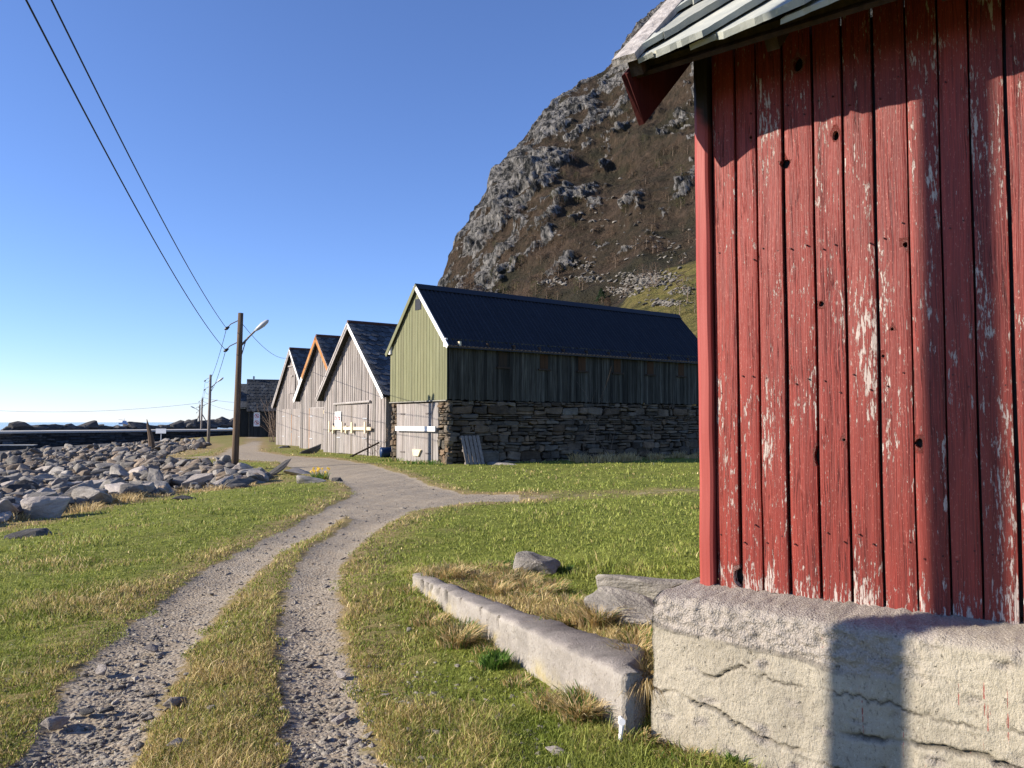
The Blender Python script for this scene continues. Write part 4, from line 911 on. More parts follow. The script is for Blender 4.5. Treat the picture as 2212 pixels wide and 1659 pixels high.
# ------------------------------------------------------------------ red shed in the foreground (X along the wall towards us, Y into the shed)
SC = Vector((1.01, 4.37, 0.743)); SROT = math.atan2(-.616, .788)
def swp(X, Y): return (SC.x + X * .788 + Y * .616, SC.y - X * .616 + Y * .788)
SH = empty('red_shed', SC, SROT); tag(SH, 'weathered red wooden shed with flaking paint on a rough concrete foundation, close at right', 'shed')
r = random.Random(4); SEAM = [.122, .25, .363, .506, .656, .794, .941, 1.085, 1.219, 1.347, 1.486]
while SEAM[-1] < 3.3: SEAM.append(SEAM[-1] + r.uniform(.125, .15))
PEEL = [.35, .55, .60, .55, .45, .80, .55, .60, .45, .85, .50]
vs, fs, cs = [], [], []; TOPZ = 3.02
for k, (a, b) in enumerate(zip(SEAM[:-1], SEAM[1:])):
    gap = r.choice((.006, .008, .010, .013, .018)); x0, x1 = a + gap / 2, b - gap / 2
    yb = -0.024 - r.uniform(0, .012); tl = r.uniform(-.010, .010); cup = r.uniform(-.004, .005); sk0, sk1 = r.uniform(-.005, .005), r.uniform(-.005, .005)
    z0 = -.02 * a + r.uniform(-.008, .006); nc, nr = 7, 70; base = len(vs); ph = r.uniform(0, 9)
    c = (r.uniform(.82, 1.12), r.random(), PEEL[k] if k < len(PEEL) else r.uniform(.3, .8))
    for j in range(nr + 1):
        t = j / nr; z = z0 + (TOPZ - z0) * t
        for i in range(nc + 1):
            u = i / nc; x = x0 + (x1 - x0) * u + (sk0 * (1 - t) + sk1 * t) * 0.6 + .0015 * math.sin(z * 5 + ph)
            y = yb + tl * (u - .5) * (1 - .5 * t) + cup * (4 * (u - .5) ** 2) + .0025 * math.sin(z * 3.1 + ph) + (.004 if i in (0, nc) else 0)
            zz = z + ((.012 * mnoise.noise(Vector((x * 60, 3, k))) + .004 * mnoise.noise(Vector((x * 200, 1, k)))) if j == 0 else 0)
            vs.append((x, y, zz)); cs.append(c)
    nb = len(vs)
    for j in range(nr + 1):
        for i in (0, nc): v = vs[base + j * (nc + 1) + i]; vs.append((v[0], 0.004, v[2])); cs.append(c)
    for j in range(nr):
        for i in range(nc): q = base + j * (nc + 1) + i; fs.append((q, q + 1, q + nc + 2, q + nc + 1))
        q = base + j * (nc + 1); e = nb + 2 * j
        fs.append((q, q + nc + 1, e + 2, e)); fs.append((q + nc, e + 1, e + 3, q + 2 * nc + 1)); fs.append((e, e + 2, e + 3, e + 1))
    fs.append(tuple(base + i for i in range(nc, -1, -1)) + (nb, nb + 1)); tq = base + nr * (nc + 1); fs.append(tuple(tq + i for i in range(nc + 1)) + (nb + 2 * nr + 1, nb + 2 * nr))
m = MB(); m.v, m.f, m.c = vs, fs, cs; wall = m.build('plank_wall', M['red'], SH)
# knot holes cut through the planks
def wall_xz(px, py):
    d = ray(px, py); k = 4.066 / (d.x * .616 + d.y * .788); p = d * k; s = -p.x * .788 + p.y * .616
    return 1.896 - s, p.z + .857
cut = MB()
for px, py, ra, el in [(1700, 356, .023, 1.0), (1728, 142, .023, 1.5), (1778, 658, .012, 1.1), (1988, 957, .016, 1.3), (1958, 531, .010, 1.2), (1808, 297, .014, 1.7), (1768, 985, .011, 4.0), (1910, 770, .007, 1.0), (1826, 950, .007, 1), (1600, 1245, .02, 2.2), (1930, 712, .007, 1.0), (1625, 300, .007, 1.0)]:
    X, Z = wall_xz(px, py); n = 10; pts = [(ra * math.cos(2 * math.pi * i / n) * r.uniform(.85, 1.15), ra * el * math.sin(2 * math.pi * i / n) * r.uniform(.85, 1.15)) for i in range(n)]
    v0 = [(X + a * 1.12, -.08, Z + b * 1.12) for a, b in pts]; v1 = [(X + a, .03, Z + b) for a, b in pts]
    cut.add(v0 + v1, [tuple(range(n)), tuple(range(2 * n - 1, n - 1, -1))] + [(i, (i + 1) % n, (i + 1) % n + n, i + n) for i in range(n)])
cu = cut.build('cutter', M['red'], SH)
mod = wall.modifiers.new('holes', 'BOOLEAN'); mod.operation = 'DIFFERENCE'; mod.object = cu; mod.solver = 'EXACT'; mod.use_self = True
dg = bpy.context.evaluated_depsgraph_get(); me2 = bpy.data.meshes.new_from_object(wall.evaluated_get(dg)); wall.modifiers.clear(); wall.data = me2
bpy.data.objects.remove(cu)
# nail heads, painted over, set in the planks
m = MB()
for k, (a, b) in enumerate(zip(SEAM[:-1], SEAM[1:])):
    for z in (.28, 1.05, 1.75, 2.45):
        for u in (.25, .75):
            if r.random() < .8: x = a + (b - a) * u + r.uniform(-.01, .01); zz = z + r.uniform(-.05, .05); m.tube([(x, -.022, zz), (x, -.037, zz)], .0042, 6, (.35, .5, 0))
nl = m.build('nails', M['red']); bmx = bmesh.new(); bmx.from_mesh(wall.data); bmx.from_mesh(nl.data); bmx.to_mesh(wall.data); bmx.free(); bpy.data.objects.remove(nl)
# black sheet as painted interior darkness behind the gaps; then gable end and back
m = MB(); m.box(.0, 3.3, .03, .06, .02, 2.84); m.build('interior_dark', M['black'], SH)
m = MB(); m.add([(.02, .062, 0), (.02, 4.0, 0), (.02, 4.0, 2.7), (.02, 2.0, 4.7), (.02, .062, 2.95)], [(0, 1, 2, 3, 4)]); m.add([(3.3, .062, 0), (3.3, 4.0, 0), (3.3, 4.0, 2.7), (3.3, 2.0, 4.7), (3.3, .062, 2.95)], [(0, 1, 2, 3, 4)]); m.box(.02, 3.3, 4.0, 4.03, 0, 2.8); m.build('gable_wall', M['darkred'], SH)
# corner board: upper end tinted dark for bare rotten wood and painted-in eave shade
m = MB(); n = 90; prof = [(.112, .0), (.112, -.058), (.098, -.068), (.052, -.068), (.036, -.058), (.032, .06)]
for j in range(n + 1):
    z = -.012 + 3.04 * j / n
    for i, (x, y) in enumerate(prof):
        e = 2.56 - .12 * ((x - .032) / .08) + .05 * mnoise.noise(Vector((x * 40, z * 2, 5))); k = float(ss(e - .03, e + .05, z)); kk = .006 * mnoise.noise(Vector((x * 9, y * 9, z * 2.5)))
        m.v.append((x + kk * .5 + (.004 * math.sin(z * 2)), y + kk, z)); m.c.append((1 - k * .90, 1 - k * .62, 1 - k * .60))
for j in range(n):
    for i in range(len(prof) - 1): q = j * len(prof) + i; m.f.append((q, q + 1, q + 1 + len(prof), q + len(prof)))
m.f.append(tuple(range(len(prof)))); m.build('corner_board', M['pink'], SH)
# roof
CP, SP = math.cos(R(43)), math.sin(R(43)); EYD, EZ = -.483, 2.70
def RP(X, b, lift=0.0): return (X, EYD + b * CP - SP * lift, EZ + b * SP + CP * lift)
BL = (2.0 - EYD) / CP
def clip(poly, f):
    out = []
    for i in range(len(poly)):
        a, b = poly[i], poly[(i + 1) % len(poly)]; fa, fb = f(a), f(b)
        if fa >= 0: out.append(a)
        if fa * fb < 0: t = fa / (fa - fb); out.append(tuple(a[q] + (b[q] - a[q]) * t for q in (0, 1)))
    return out
def rough_slab(m, poly, lift_fn, th, c):
    """stone slate: outline broken up, underside and top"""
    pts = []
    for i in range(len(poly)):
        a, b = poly[i], poly[(i + 1) % len(poly)]; L_ = math.hypot(b[0] - a[0], b[1] - a[1]); n = max(1, int(L_ / .035))
        for k in range(n): t = k / n; j = .006 if k else .002; pts.append((a[0] + (b[0] - a[0]) * t + r.uniform(-j, j), a[1] + (b[1] - a[1]) * t + r.uniform(-j, j)))
    cx = sum(p[0] for p in pts) / len(pts); cy = sum(p[1] for p in pts) / len(pts); n = len(pts)
    lo = [RP(x, b, lift_fn(x, b)) for x, b in pts]; hi = [RP(cx + (x - cx) * .985 + 0, cy + (b - cy) * .97, lift_fn(x, b) + th + r.uniform(-.003, .003)) for x, b in pts]
    m.add(lo + hi, [tuple(range(n - 1, -1, -1)), tuple(range(n, 2 * n))] + [(i, (i + 1) % n, (i + 1) % n + n, i + n) for i in range(n)], c)
m = MB(); th_ = math.tan(R(48)); ct, st_ = math.cos(R(48)), math.sin(R(48)); PW = .34       # big lozenge slates laid on the diagonal
for k in range(-12, 14):
    b0 = .04 + k * PW / ct; x = -3.2 - r.uniform(0, .3); e = r.uniform(-.085, -.045)
    while x < 3.4:
        w = r.uniform(.30, .48); j0, j1 = r.uniform(-.03, .03), r.uniform(-.03, .03); up = PW * 1.30
        poly = [(x, b0 + th_ * x + j0), (x + w - .004, b0 + th_ * (x + w) + j1), (x + w - .004 - st_ * up, b0 + th_ * (x + w) + ct * up), (x - st_ * up, b0 + th_ * x + ct * up)]
        e2 = r.uniform(-.085, -.045)
        poly = clip(poly, lambda p: p[1] - e2); poly = clip(poly, lambda p: p[0] + .03) if len(poly) > 2 else poly; poly = clip(poly, lambda p: 3.3 - p[0]) if len(poly) > 2 else poly; poly = clip(poly, lambda p: BL - p[1]) if len(poly) > 2 else poly
        if len(poly) > 2:
            t = r.uniform(.75, 1.2); tl = r.uniform(0, .012)
            f = lambda X, b, b0=b0, x=x, w=w, tl=tl: .006 + .050 * (1 - min(1, max(0, (b - b0 - th_ * X) * ct / up))) + tl * (X - x) / w
            rough_slab(m, poly, f, r.uniform(.022, .034), (t, t, t * .98))
        x += w
roof = m.build('roof', M['slate_pale'], SH)
m = MB(); m.hexa([RP(-.07, .03, -.035), RP(3.3, .03, -.035), RP(3.3, BL, -.035), RP(-.07, BL, -.035), RP(-.07, .03, -.004), RP(3.3, .03, -.004), RP(3.3, BL, -.004), RP(-.07, BL, -.004)]); m.build('roof_boarding', M['dark_wood'], roof)
m = MB(); m.hexa([RP(-.1, -.02, -.06), RP(3.3, -.02, -.06), RP(3.3, .04, -.06), RP(-.1, .04, -.06), RP(-.1, -.02, -.037), RP(3.3, -.02, -.037), RP(3.3, .04, -.037), RP(-.1, .04, -.037)], (.7, .6, .5)); m.build('eave_board', M['dark_wood'], SH)
for X in (.55, 1.3, 2.05, 2.8):
    m = MB(); m.hexa([RP(X, .05, -.14), RP(X + .06, .05, -.14), RP(X + .06, .62, -.14), RP(X, .62, -.14), RP(X, .05, -.036), RP(X + .06, .05, -.036), RP(X + .06, .62, -.036), RP(X, .62, -.036)]); m.build('rafter', M['dark_wood'], SH)
m = MB(); m.hexa([(-.3, 2.0, EZ + BL * SP), (3.3, 2.0, EZ + BL * SP), (3.3, 4.5, EZ), (-.3, 4.5, EZ), (-.3, 2.0, EZ + BL * SP + .06), (3.3, 2.0, EZ + BL * SP + .06), (3.3, 4.5, EZ + .06), (-.3, 4.5, EZ + .06)]); m.build('back_roof', M['slate'], SH)
# weathered plank on top of the roof edge, red bargeboard under it
def rough_bar(x0, x1, b0, b1, l0, l1, n=40, jit=.004):
    m = MB()
    for j in range(n + 1):
        b = b0 + (b1 - b0) * j / n
        for (x, l) in ((x0, l0), (x1, l0), (x1, l1), ((x0 + x1) / 2, l1 + .004), (x0, l1)):
            q = mnoise.noise(Vector((x * 30, b * 3, l * 30))) * jit; m.v.append(RP(x + q, b + (r.uniform(-.012, .012) if j in (0, n) else 0), l + q)); m.c.append((1, 1, 1))
    for j in range(n):
        for i in range(5): a = j * 5 + i; c = j * 5 + (i + 1) % 5; m.f.append((a, c, c + 5, a + 5))
    m.f += [(0, 1, 2, 3, 4), tuple(n * 5 + i for i in (4, 3, 2, 1, 0))]; return m
rough_bar(-.165, -.03, -.085, BL, .052, .085).build('roof_edge_plank', M['old_wood'], SH)
m = rough_bar(-.135, -.105, -.10, BL, -.275, -.002); m.c = [(.45, .42, .42)] * len(m.v); m.build('bargeboard', M['darkred'], SH)
m = rough_bar(-.103, -.035, -.06, BL, -.0345, .050); m.build('verge_batten', M['dark_wood'], SH)
# concrete foundation
def foundation():
    xs = np.concatenate([[-.06, -.06], np.arange(-.06, 2.2, .0105), np.arange(2.2, 3.5, .08)]); prof = [(.10, .0), (-.05, .0), (-.12, -.002), (-.18, -.003), (-.24, -.005), (-.29, -.008), (-.33, -.012), (-.36, -.018), (-.385, -.032)]
    prof += [(-.40 - .02 * t, -.05 - .95 * t) for t in np.linspace(0, 1, 150)]; n = len(prof); V_, C_, K_ = [], [], []
    for i, x in enumerate(xs):
        for j, (y, z) in enumerate(prof):
            if i < 2: yy = max(y, [3.9, .9][i]) if False else y
            p = Vector((x, y, z)); big_ = mnoise.fractal(p * 2.2, .9, 2, 4); fine = mnoise.fractal(p * 22, .8, 2, 3); peb = mnoise.noise(p * 42) + .6 * mnoise.noise(p * 85)
            z1 = -.17 - .05 * x + .05 * mnoise.noise(Vector((x * 3, 0, 2)))   # lower limit of the broken upper band
            band = float(ss(z1 - .012, z1 + .012, z)) * float(1 - ss(.75, 1.4, x + .25 * mnoise.noise(p * 4)))
            pits = max(0, mnoise.noise(Vector((x * 5, 1, z * 11))) - .18) * float(ss(1.35, 1.8, x)) * float(ss(-.25, -.4, z)) * 4
            pits = max(pits, max(0, mnoise.noise(Vector((x * 7, 4, z * 16))) - .32) * 3.2)
            agg = min(1, band + pits * .9 + (.55 if z > -.045 else 0)); d = .006 * big_ + .0035 * fine + .0012 * peb + agg * (.004 * peb - .007 + .014 * fine)
            ck = 0.0
            for cz, amp, w, o, ga in ((-.50 + .02 * math.sin(x * 3 + 1) - .11 * float(ss(.05, .6, x)), .024, .0065, 1, 1 - float(ss(.62, .72, x))), (-.36 + .075 * float(ss(.24, .42, x)) + .10 * float(ss(.42, .46, x)), .022, .006, 2, float(ss(.18, .24, x)) * (1 - float(ss(.455, .465, x)))), (-.30 + .01 * math.sin(x * 9) - .03 * x, .010, .005, 5, float(ss(.44, .5, x))), (-.43 - .04 * x + .03 * math.sin(x * 6), .028, .009, 3, float(ss(.8, .95, x))), (-.64 + .02 * math.sin(x * 4), .016, .007, 4, float(ss(.55, .8, x)))):
                cz += .022 * mnoise.noise(Vector((x * 9, o, 0))) + .014 * mnoise.noise(Vector((x * 34, o, 3))) + .007 * mnoise.noise(Vector((x * 90, o, 5))); ga *= .25 + .75 * float(ss(-.35, .0, mnoise.noise(Vector((x * 6, o, 7)))))
                gs = math.exp(-((z - cz) / w) ** 2); d -= amp * ga * gs; ck = max(ck, ga * gs); d += .009 * ga * float(ss(cz, cz - .02, z)) * (1 if o in (1, 3) else 0)
            ck = max(ck, .25 * max(0, min(1, pits)), .5 * float(abs(z - z1) < .012) * (1 - float(ss(.7, 1.0, x))) * float(mnoise.noise(p * 9) > -.1))
            ck = max(ck, .75 * float(-.03 < y < .03 and mnoise.noise(p * 14) > -.2) if j < 3 else 0); K_.append((min(1, ck), float(ss(.5, .7, x)) * float(ss(-.06, -.12, z)), 0))
            lip = float(ss(-.19, -.17, z)) * (1 - band) * .004; d += lip
            top = j < 8
            V_.append((x - (0.02 * big_ if i < 3 else 0), y - (0 if top else d), z + (d * .7 if top else 0))); C_.append((1 + .1 * big_, min(1, max(0, agg)), .10 * float(ss(1.2, 1.6, x)) + .25 * float(z > -.05) * max(0, fine)))
    nx = len(xs); V_ = np.array(V_).reshape(nx, n, 3); V_[0, :, 1] = np.maximum(V_[0, :, 1], .0) + .6; V_[0, :, 2] = V_[1, :, 2]; 
    ii = (np.arange(nx - 1)[:, None] * n + np.arange(n - 1)[None]).ravel(); q = np.stack([ii, ii + n, ii + n + 1, ii + 1], -1)
    fo = np_mesh('foundation', V_.reshape(-1, 3), q.ravel(), 4, M['concrete'], np.array(C_), True, SH)
    ca = fo.data.color_attributes.new('Crk', 'FLOAT_COLOR', 'POINT'); ka = np.ones((len(K_), 4), 'f'); ka[:, :3] = np.array(K_); ca.data.foreach_set('color', ka.ravel()); return fo
fd = foundation()
m = MB(); m.box(0, 3.4, .11, 4.1, -.95, -.015); m.build('foundation_core', M['concrete_grey'], SH)

# ------------------------------------------------------------------ low concrete wall, bits beside it
def low_wall():
    ax = RW1 - RW0; Ln = ax.length; ax = ax / Ln; nx = Vector((ax.y, -ax.x)); us = np.concatenate([[0], np.arange(0, Ln + .01, .02)]); V_, C_ = [], []
    for k, u in enumerate(us):
        t = u / Ln; top = .325 - .20 * t + .010 * mnoise.noise(Vector((u * 2.2, 1, 4))); th = float(np.interp(t, [0, .03, .12, .3, .5, 1], [.13, .16, .44, .33, .24, .17]))
        prof = [(0, -.3 + (top + .28) * s) for s in np.linspace(0, 1, 30)] + [(.01, top - .008), (.03, top), (.08, top + .003), (.13, top), (th - .03, top - .01), (th, top - .03), (th + .01, top - .15), (th + .01, -.2)]
        for j, (q, z) in enumerate(prof):
            p = Vector((u, q, z)); n1 = mnoise.fractal(p * 5, .9, 2, 4); nf = mnoise.noise(p * 45)
            notch = max(0, mnoise.noise(Vector((u * 17, 3, z * 5))) - .20) * float(ss(top - .13, top - .03, z)) * float(ss(.3, .45, t)) * (1 if j < 31 else 0) * .16
            d = .011 * n1 + .005 * nf + .007 * mnoise.noise(p * 18); hi = j >= 30
            q2 = q + (notch - d if not hi else 0); z2 = z + (d * .9 if hi else 0) + .004 * n1
            if k == 0: q2 = .5 * th; 
            w = RW0 + ax * (u + (.015 * n1 if k == 1 else 0)) + nx * q2
            V_.append((w.x, w.y, z2)); lich = float(ss(.16, .0, z)) * max(0, mnoise.noise(Vector((u * 2.5, 8, z * 2))) + .25) * (1.6 if not hi else 0)
            C_.append(((.86 if hi else 1) - .55 * min(1, notch * 30) + .10 * n1 - .25 * max(0, mnoise.noise(Vector((u * 6, 2, z * 3)))), .75 * (1 if hi else 0) * (.4 + .6 * float(n1 > 0)), min(1, lich)))
    n = len(prof); ii = (np.arange(len(us) - 1)[:, None] * n + np.arange(n - 1)[None]).ravel(); q = np.stack([ii, ii + n, ii + n + 1, ii + 1], -1)
    o = np_mesh('low_wall', np.array(V_), q.ravel(), 4, M['concrete_grey'], np.array(C_), True); return tag(o, 'low grey concrete wall with yellow lichen, running back from the shed foundation', 'wall')
low_wall()
p = Vector((.545, 4.06, .0)); W_ = empty('plastic_cap', (p.x, p.y, .0)); tag(W_, 'white plastic cap hanging at the near end of the low concrete wall', 'cap')
m = MB(); m.tube([(0, -.02, .115), (.0, -.032, .118)], [.019, .017], 12); m.tube([(0, .03, .115), (0, -.02, .115)], .012, 8); m.build('disc', M['white'], W_); m = MB(); m.tube([(0, -.026, .10), (-.008, -.03, .045), (-.014, -.034, -.02)], [.013, .010, .008], 8); m.build('tail', M['white'], W_)
p = at(842, 975, 41.0); m = MB(); g = gz1(p.x, p.y); m.tube([(p.x - .45, p.y - .2, g + .28), (p.x - .40, p.y - .18, g + .28), (p.x + .5, p.y + .3, g + .26)], [.25, .27, .27], 14); tag(m.build('barrel', M['blue'], None, True), 'dark blue barrel lying between the weathered boathouse and the green barn', 'barrel')
p = at(788, 978, 41.5); m = MB(); g = gz1(p.x, p.y); m.tube([(p.x - .7, p.y - .3, g + .02), (p.x + .7, p.y + .3, g + .75)], .05, 6); tag(m.build('stick', M['dark_wood']), 'dark stick propped in the grass in front of the largest weathered boathouse', 'stick')

# ------------------------------------------------------------------ shrubs, saplings, tufts, flowers
def twigs(m, p, d, ln, rad, dep, r, spread=.6):
    n = 4; pts = [Vector(p)]; dd = Vector(d).normalized()
    for k in range(n): dd = (dd + Vector((r.gauss(0, .13), r.gauss(0, .13), r.gauss(.02, .09)))).normalized(); pts.append(pts[-1] + dd * ln / n)
    m.tube(pts, [rad * (1 - .16 * k) for k in range(n + 1)], 4, cap=False)
    if dep > 0:
        for k in range(r.randint(2, 4)):
            q = pts[r.randint(1, n)]; nd = (dd + Vector((r.gauss(0, spread), r.gauss(0, spread), r.uniform(-.1, .5)))).normalized(); twigs(m, q, nd, ln * r.uniform(.45, .7), rad * .55, dep - 1, r, spread)
def bare_shrub(x, y, h, n, label, seed, name='shrub', rad=.02, spread=.6, z=None, dep=2):
    r = random.Random(seed); S = empty(name, (x, y, gz1(x, y) if z is None else z)); tag(S, label, name); m = MB()
    for k in range(n): twigs(m, (r.gauss(0, .12 * h / 2), r.gauss(0, .12 * h / 2), -.05), (r.gauss(0, .25), r.gauss(0, .25), 1), h * r.uniform(.5, .75), rad, dep, r, spread)
    m.build('branches', M['twig'], S); return S
p = at(590, 945, 78); bare_shrub(p.x, p.y, 4.6, 11, 'bare leafless bush between the dark boathouse and the farthest weathered one', 1, rad=.035)
p = at(815, 978, 41); bare_shrub(p.x, p.y, 1.7, 3, 'thin bare bush growing against the right door of the largest weathered boathouse', 2, rad=.018)
for k, (t, h, lb) in enumerate([(7.2, 4.2, 'tallest bare sapling in front of the drystone wall, nearer its middle'), (8.8, 3.2, 'bare sapling in front of the drystone wall, second from the left'), (11.5, 2.4, 'short bare sapling before the right half of the drystone wall')]):
    x, y = local(bb, W2 + .9, t); bare_shrub(x, y, h, 3, lb, 10 + k, 'sapling', .009, .3, dep=1)
BL_V = {}
def tuft(x, y, z, n, h, spread, cols, r, name='grass_tuft', label='', group=None, flop=.8, w=.004, mat='blade', direction=None):
    V_, Cc, Fq = [], [], []
    for k in range(n):
        a = r.uniform(0, 6.283); rr = spread * math.sqrt(r.random()); b = Vector((rr * math.cos(a), rr * math.sin(a), -.01)); hh = h * r.uniform(.5, 1.1)
        out = Vector((math.cos(a), math.sin(a), 0)) * r.uniform(.2, 1) * flop + Vector((r.gauss(0, .25), r.gauss(0, .25), 0))
        if direction: out += Vector(direction)
        side = Vector((-math.sin(a + .6), math.cos(a + .6), 0)) * w * r.uniform(.6, 1.3); c = r.choice(cols); f = r.uniform(.75, 1.2); o = len(V_)
        for s, ww in ((0, 1), (.4, .9), (.75, .6), (1, .08)):
            q = b + Vector((0, 0, hh)) * (s - .45 * flop * s * s) + out * hh * s * s * .8; V_ += [q - side * ww, q + side * ww]; Cc += [[x_ * f for x_ in c]] * 2
        for i in range(3): Fq += [o + 2 * i, o + 2 * i + 1, o + 2 * i + 3, o + 2 * i + 2]
    o = np_mesh(name, np.array(V_), np.array(Fq), 4, M[mat], np.array(Cc)); o.location = (x, y, z); return tag(o, label, 'grass tuft' if name == 'grass_tuft' else name.replace('_', ' '), group)
STRAW = [(.62, .46, .22), (.50, .36, .15), (.72, .57, .32), (.40, .28, .11)]; GREENS = [(.07, .15, .02), (.11, .20, .03), (.15, .24, .05), (.05, .11, .02)]
r = random.Random(8)
for px, py, n, h, sp, colr, lb in [(985, 1395, 520, .27, .13, STRAW, 'pale straw tuft at the foot of the low wall, near its middle'), (925, 1345, 260, .12, .15, STRAW, 'pale straw tuft on the lawn left of the low wall'), (1252, 1560, 700, .26, .10, STRAW, 'rounded golden straw tussock against the near end of the low wall'),
        (1195, 1530, 260, .12, .12, STRAW, 'flattened straw tuft between the lawn and the low wall'), (1068, 1440, 200, .13, .10, GREENS, 'dark green leafy tuft at the foot of the low wall'), (1010, 1375, 120, .16, .06, GREENS, 'tall dark green grass tuft against the low wall'), (1255, 1545, 110, .20, .08, GREENS, 'green blades behind the golden tussock at the low wall'),
        (1285, 1352, 600, .27, .15, STRAW, 'golden straw tuft in front of the bedrock hump'), (1215, 1310, 240, .16, .14, STRAW, 'straw tuft on the lawn edge behind the low wall'), (1120, 1262, 420, .19, .20, STRAW, 'straw patch on the lawn below the half sunk boulder'), (1060, 1280, 380, .18, .18, STRAW, 'straw tuft behind the top of the low wall'),
        (960, 1245, 420, .18, .22, STRAW, 'straw patch at the far end of the low wall'), (1375, 1600, 300, .12, .12, STRAW, 'straw tuft at the foot of the foundation'), (1480, 1640, 320, .11, .14, STRAW, 'straw tuft in front of the foundation at the lower edge'), (1100, 1225, 120, .10, .08, GREENS, 'green leafy tuft at the left foot of the half sunk boulder'), (1215, 1238, 140, .11, .10, GREENS, 'green leafy tuft at the right foot of the half sunk boulder'), (1590, 1655, 90, .11, .05, GREENS, 'green leaves growing against the foundation at the lower edge')]:
    p = gp(px, py)
    for _ in range(3):
        d = ray(px, py); zz = gz1(p.x, p.y); k = (zz - EYE) / d.z; p = Vector((d.x * k, d.y * k, zz))
    tuft(p.x, p.y, gz1(p.x, p.y), int(n * 1.2), h, sp, colr + (GREENS[:1] if colr is STRAW else []), r, label=lb, w=.0035 if colr is STRAW else .006, flop=.9 if colr is STRAW else .45)
q = RW0 + (RW1 - RW0).normalized() * .05; tuft(q.x + .17, q.y + .07, .26, 330, .20, .05, STRAW[1:] + [(.2, .13, .06)], r, label='withered brown grass hanging over the near end of the low wall', flop=1.1, direction=(.1, -.5, -.9), w=.003)
AXW = (RW1 - RW0).normalized()
for k in range(26):
    u, q = r.uniform(.5, 4.3), r.uniform(.30, .95); p = RW0 + AXW * u + Vector((AXW.y, -AXW.x)) * q
    if (p.x - SC.x) * .788 - (p.y - SC.y) * .616 > -.2: continue
    tuft(p.x, p.y, gz1(p.x, p.y), 240, r.uniform(.11, .2), r.uniform(.09, .16), STRAW + GREENS[1:2], r, label='bleached straw tuft in the turf behind the low concrete wall', group='straw tufts behind the low wall', w=.0033, flop=1.0)
for k in range(12):
    u, q = r.uniform(.3, 4.0), -r.uniform(.03, .2); p = RW0 + AXW * u + Vector((AXW.y, -AXW.x)) * q
    tuft(p.x, p.y, gz1(p.x, p.y), 130, r.uniform(.07, .13), r.uniform(.06, .11), STRAW + GREENS[1:3], r, label='small mixed grass tuft along the foot of the low concrete wall', group='tufts at the foot of the low wall', w=.0035, flop=.8)
for k in range(34):
    x, y = local(bb, W2 + r.uniform(1.2, 2.6), r.uniform(5.5, 16.8)); tuft(x, y, gz1(x, y), 90, r.uniform(.25, .6), .35, STRAW, r, label='dry straw tuft in the strip of tall grass along the drystone wall', group='straw tufts by the drystone wall', w=.012, flop=.5)
for k in range(26):
    y = r.uniform(15, 27); x = float(np.interp(y, EY, EX)) + r.uniform(-.3, .9); tuft(x, y, gz1(x, y), 90, r.uniform(.14, .34), .3, STRAW, r, label='dry straw tuft among the rocks at the edge of the lawn', group='straw tufts along the rocks', w=.008, flop=.8)
for k in range(8):
    x, y = local(bb, r.uniform(-2.4, 2.6), -r.uniform(.3, .9)); tuft(x, y, gz1(x, y), 80, r.uniform(.15, .3), .35, GREENS + STRAW[:1], r, label='green grass tuft in front of the barn door', group='tufts by the barn door', w=.012, flop=.6)
p = gp(692, 1036); FL = empty('daffodils', p); tag(FL, 'clump of yellow daffodils on the bank beside the gravel', 'flowers')
t_ = tuft(0, 0, 0, 160, .32, .30, GREENS[1:], r, name='leaves', w=.014, flop=.3); t_.parent = FL
for k_ in ('category', 'label'):
    if k_ in t_: del t_[k_]
M['yellow'] = mat_plain('yellow petals', (.75, .48, .03), .6, .1)
for k in range(15):
    a = r.uniform(0, 6.28); d = .34 * math.sqrt(r.random()); x, y, z = d * math.cos(a), d * math.sin(a) * .8, r.uniform(.26, .40); m = MB(); n = 6
    tl = Vector((r.uniform(-.5, .1), -.8, .2)).normalized(); s1 = tl.cross(Vector((0, 0, 1))).normalized(); s2 = s1.cross(tl); c0 = Vector((x, y, z))
    for i in range(n):
        w = 6.283 * i / n; w2 = w + .4; m.add([c0, c0 + (s1 * math.cos(w - .4) + s2 * math.sin(w - .4)) * .028, c0 + (s1 * math.cos(w) + s2 * math.sin(w)) * .055 - tl * .006, c0 + (s1 * math.cos(w2) + s2 * math.sin(w2)) * .028], [(0, 1, 2, 3)])
    m.tube([c0, c0 + tl * .035], [.014, .02], 6); m.tube([(x * .7, y * .7, 0), c0], .004, 4); m.build('flower', M['yellow'], FL)

